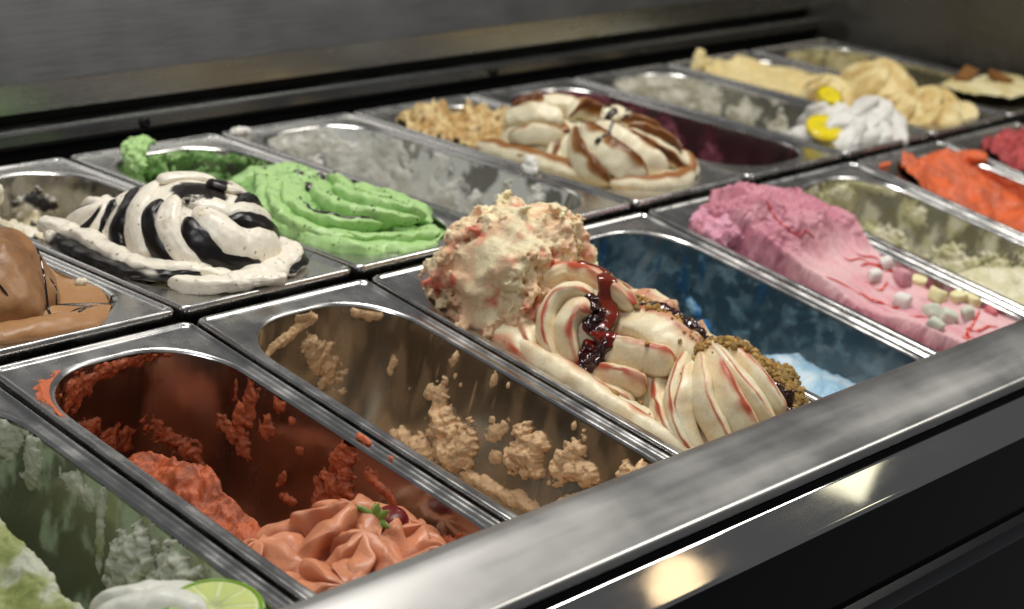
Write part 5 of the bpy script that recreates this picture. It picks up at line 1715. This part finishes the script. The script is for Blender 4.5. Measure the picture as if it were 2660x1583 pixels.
    dome(g2, cF, *(rF * 0.92), 6, 0.4, 0.10, lambda ph, t, l, P: rgbn(P, CC * 0.92, CARAMEL, 40, 3, 0.0, 0.4), seed=6, under=0.25)
    for i, (w, h, ln, a0, wd, pts) in enumerate([
            (0.0100, 0.0085, -0.5, 2.5, 0.60, [(-0.0386, 0.0176, 0.0183), (-0.0405, 0.0009, 0.0294), (-0.036, -0.0208, 0.0368), (-0.0267, -0.0434, 0.034)]),
            (0.0085, 0.0080, -0.5, 2.4, 0.70, [(-0.0563, -0.0042, 0.011), (-0.0544, -0.0246, 0.0194), (-0.0477, -0.0401, 0.0231), (-0.0365, -0.0531, 0.0228)]),
            (0.0085, 0.0080, -0.4, 2.2, 0.60, [(-0.0576, 0.0022, -0.0035), (-0.0585, -0.0319, -0.0017), (-0.0489, -0.0541, -0.0038)]),
            (0.0070, 0.0085, 0.5, 0.9, 0.60, [(-0.0304, 0.0148, 0.028), (-0.0192, 0.0054, 0.0378), (-0.0103, -0.0054, 0.0454)]),
            (0.0080, 0.0085, -0.5, 2.2, 0.60, [(-0.0234, 0.0076, 0.0333), (-0.0096, -0.0018, 0.0391), (0.0022, -0.0214, 0.042), (0.006, -0.036, 0.036)]),
            (0.0080, 0.0100, 0.5, 0.9, 0.70, [(-0.0157, -0.0396, 0.0356), (0.0043, -0.0323, 0.0416), (0.0216, -0.0367, 0.0367), (0.030, -0.05, 0.028)]),
            (0.0080, 0.0080, 0.4, 0.9, 0.60, [(0.014, -0.010, 0.024), (0.024, -0.026, 0.026), (0.034, -0.050, 0.024), (0.040, -0.068, 0.020)])]):
        ribbon(g2, pts, np.array([0.6, 1.0, 1.1, 0.8]) * w, h * 1.15, petal(a0, wd), n=70, m=32, crest=1.4, lean=ln, seed=140 + i, wob=0.10, taper=(0.25, 0.2), about=(cF, rF))
    g2.obj("rear_petals", M_SMOOTH, e)
    D = Drop(g, g1, g2)
    for i, (pts, w) in enumerate([([(-0.024, -0.100), (-0.034, -0.104), (-0.040, -0.108), (-0.047, -0.104)], 0.0016), ([(-0.047, -0.104), (-0.050, -0.102)], 0.0034), ([(0.006, -0.086), (0.002, -0.094)], 0.0016), ([(-0.01, -0.045), (-0.004, -0.052)], 0.0018), ([(0.02, -0.09), (0.03, -0.1), (0.045, -0.105)], 0.0018), ([(-0.020, -0.066), (-0.008, -0.074), (0.006, -0.078)], 0.0044), ([(0.0, -0.060), (0.012, -0.066), (0.020, -0.074)], 0.0036), ([(-0.03, -0.05), (-0.02, -0.056), (-0.012, -0.054)], 0.003), ([(0.030, -0.112), (0.040, -0.108), (0.05, -0.106)], 0.0028)]):
        gs = Geo(); drizzle(gs, D, pts, w, SYRUP, seed=i, n=36)
        gs.obj("chocolate_drip", M_SAUCE, e)
    crumbs(e, D, [(0.015, -0.075, 0.028, 0.022, 0, 130), (0.04, -0.1, 0.02, 0.02, 0, 40), (-0.02, 0.06, 0.03, 0.05, 0, 30)], s2l((80, 48, 20)), "chocolate_flecks", M_SAUCE, 0.0008, 0.0022, seed=6)


caramel_pan()

WW = s2l((228, 224, 206))
e5 = leftover_pan(5, "crusty white gelato leftovers with a whipped white dollop at the front", WW, s2l((190, 184, 160)),
                  [(0.20, -0.02, 0.06, 0.022, 0, 0.006), (0.14, -0.03, 0.03, 0.03, 0, 0.006), (0.10, -0.03, 0.02, 0.02, 0, 0.005), (0.05, -0.035, 0.02, 0.016, 0, 0.006), (0.0, -0.05, 0.016, 0.03, 0, 0.006), (-0.03, -0.05, 0.02, 0.02, 0, 0.006), (0.10, -0.004, 0.08, 0.004, 0, 0.003)], 17,
                  lambda A, Z, P: 0.10 + 0.85 * sstep(-0.1, 0.12, fbm(np.stack([A, Z * 0.8, 0 * A], -1), 32, 4, 9) + 2.5 * (A - 0.06)), s2l((222, 218, 200)), na=320, nz=90)
g = Geo()
cw = lambda ph, t, l, P: np.broadcast_to(s2l((222, 220, 212)), (len(ph), 3))
for c_, r_, h_, sp_, sd_ in (((-0.022, -0.132, -0.010), 0.040, 0.036, 0.4, 3), ((0.030, -0.138, -0.008), 0.036, 0.046, 1.5, 5), ((0.0, -0.108, -0.012), 0.036, 0.040, 2.5, 6), ((0.008, -0.148, -0.006), 0.026, 0.026, 0.9, 7)):
    dome(g, c_, r_, r_ * 0.92, h_, 4, 1.5, 0.26, cw, axis=(0.1, 0.15, 1), spin=sp_, seed=sd_, saw=0.8, wob=0.12, vary=0.2)
ribbon(g, [(-0.058, -0.09, -0.006), (-0.05, -0.12, 0.0), (-0.02, -0.155, 0.002), (0.03, -0.162, 0.0)], 0.012, 0.010, np.asarray(s2l((222, 220, 212))), seed=4, wob=0.1)
g.obj("whipped_dollop", M_SMOOTH, e5)
citrus_slice("lemon_slice", "yellow lemon slice standing at the left of the white dollop",
             frame('b', 5) @ Matrix.Translation((-0.052, -0.130, 0.010)) @ Matrix.Rotation(math.radians(-38), 4, 'Z') @ Matrix.Rotation(math.radians(28), 4, 'X'), 0.019, 0.006, (226, 200, 20), (230, 210, 40), (228, 206, 26))
citrus_slice("lemon_slice", "yellow lemon slice tucked behind the white dollop",
             frame('b', 5) @ Matrix.Translation((0.002, -0.098, 0.030)) @ Matrix.Rotation(math.radians(-30), 4, 'Z') @ Matrix.Rotation(math.radians(30), 4, 'X'), 0.014, 0.006, (226, 200, 20), (230, 210, 40), (228, 206, 26))


def beige_pan():
    e = gelato('b', 6, "beige peanut coloured gelato folded into a hump")
    BG, B2 = s2l((226, 208, 154)), s2l((208, 180, 118))
    g = Geo()
    def hf(x, y):
        P = np.stack([x, y, 0 * x], -1)
        n = fbm(P, 40, 4, 6)
        return -0.012 + 0.005 * n + 0.012 * sstep(0.13, 0.158, y) + 0.006 * sstep(0.02, 0.06, np.abs(x)) - 0.014 * np.exp(-((x - 0.035) / 0.025) ** 2 - ((y - 0.03) / 0.04) ** 2)
    mass(g, hf, lambda P: rgbn(P, BG, s2l((218, 196, 136)), 40, 3), -0.159, 0.159, 90, 200)
    lump(g, [(-0.058, 0.150, 0.006, 0.009, 0.007, 0.016), (-0.046, 0.152, 0.0, 0.018, 0.007, 0.008)], 0.0018, 0.006, lambda G: -0.002 * fbm(G, 90, 2, 3), BG)
    g.obj("smooth_base", M_SOFT, e)
    g1 = Geo()
    cf = lambda ph, t, l, P: speckle(P, rgbn(P, BG, B2, 34, 3), s2l((150, 96, 40)), 60, 0.5, 4)
    dome(g1, (0.010, -0.050, -0.010), 0.056, 0.050, 0.052, 5, 0.7, 0.24, cf, axis=(0.1, -0.1, 0.9), spin=0.5, seed=3, saw=0.5, wob=0.05)
    for q, (c, r, h, sp) in enumerate([((-0.030, -0.105, -0.010), 0.034, 0.030, 0.3), ((0.020, -0.110, -0.010), 0.038, 0.034, 1.4), ((-0.005, -0.138, -0.012), 0.034, 0.026, 2.2), ((0.045, -0.135, -0.012), 0.028, 0.022, 0.8), ((-0.040, -0.02, -0.012), 0.030, 0.034, 2.8)]):
        dome(g1, c, r, r * 1.1, h, 5, 1.1, 0.4, cf, axis=(0.1, 0.1, 1), spin=sp, seed=q + 9, saw=0.85, wob=0.12, vary=0.25, nt=80)
    g1.obj("folded_hump", M_SOFT, e)


beige_pan()
e7 = leftover_pan(7, "pale cream gelato in the farthest pan with brown cookie pieces", s2l((206, 196, 150)), s2l((176, 162, 112)),
                  [(0.20, -0.02, 0.06, 0.03, 0, 0.006), (0.13, -0.03, 0.04, 0.03, 0, 0.006), (0.06, -0.004, 0.06, 0.005, 0, 0.003), (-0.03, -0.004, 0.03, 0.006, 0, 0.004), (0.02, -0.05, 0.03, 0.01, 0, 0.004)], 27,
                  lambda A, Z, P: 0.15 + 0.5 * sstep(0.0, 0.5, fbm(np.stack([A, Z * 0.6, 0 * A], -1), 40, 4, 9)), s2l((160, 154, 120)), na=280, nz=80)
g = Geo()
mass(g, lambda x, y: -0.012 + 0.022 * sstep(-0.03, -0.08, y) - 0.05 * sstep(-0.04, 0.02, y) + 0.004 * fbm(np.stack([x, y, 0 * x], -1), 40, 3, 4), lambda P: rgbn(P, s2l((222, 212, 168)), s2l((206, 190, 136)), 40, 3), -0.158, 0.03, 80, 120)
D7 = Drop(g)
g.obj("cream_mass", M_SOFT, e7)
CK = plain("brown_cookie", (128, 84, 34), rough=0.8, bump=0.5, scale=300)
for (x, y, s, a, lab) in ((-0.010, -0.078, 0.026, 0.3, "long brown cookie piece lying across the far cream gelato"), (0.034, -0.100, 0.018, 1.1, "short brown cookie piece at the right edge of the far cream gelato")):
    p, nn = D7.hit(x, y)
    V = np.array([(sx * s * (1 + 0.12 * noise(np.array([[sx, sy, sz]]) * 3.3 + x, 1, 2)[0]), sy * 0.008 * (1 + 0.2 * sx * sz), sz * 0.005 + 0.001 * sx) for sx in (-1, 1) for sy in (-1, 1) for sz in (-1, 1)])
    F = np.array([[0, 1, 3, 2], [4, 6, 7, 5], [0, 4, 5, 1], [2, 3, 7, 6], [0, 2, 6, 4], [1, 5, 7, 3]])
    m = frame('b', 7) @ Matrix.Translation(tuple(p + np.array([0, 0, 0.004]))) @ Matrix.Rotation(a, 4, 'Z') @ Matrix.Rotation(0.25, 4, 'X')
    o = build("cookie_piece", V, F, CK, matrix=m, smooth=False)
    b = o.modifiers.new("edge", 'BEVEL'); b.width = 0.002; b.segments = 3
    tag(o, lab, "cookie", "cookie pieces on the far cream gelato")
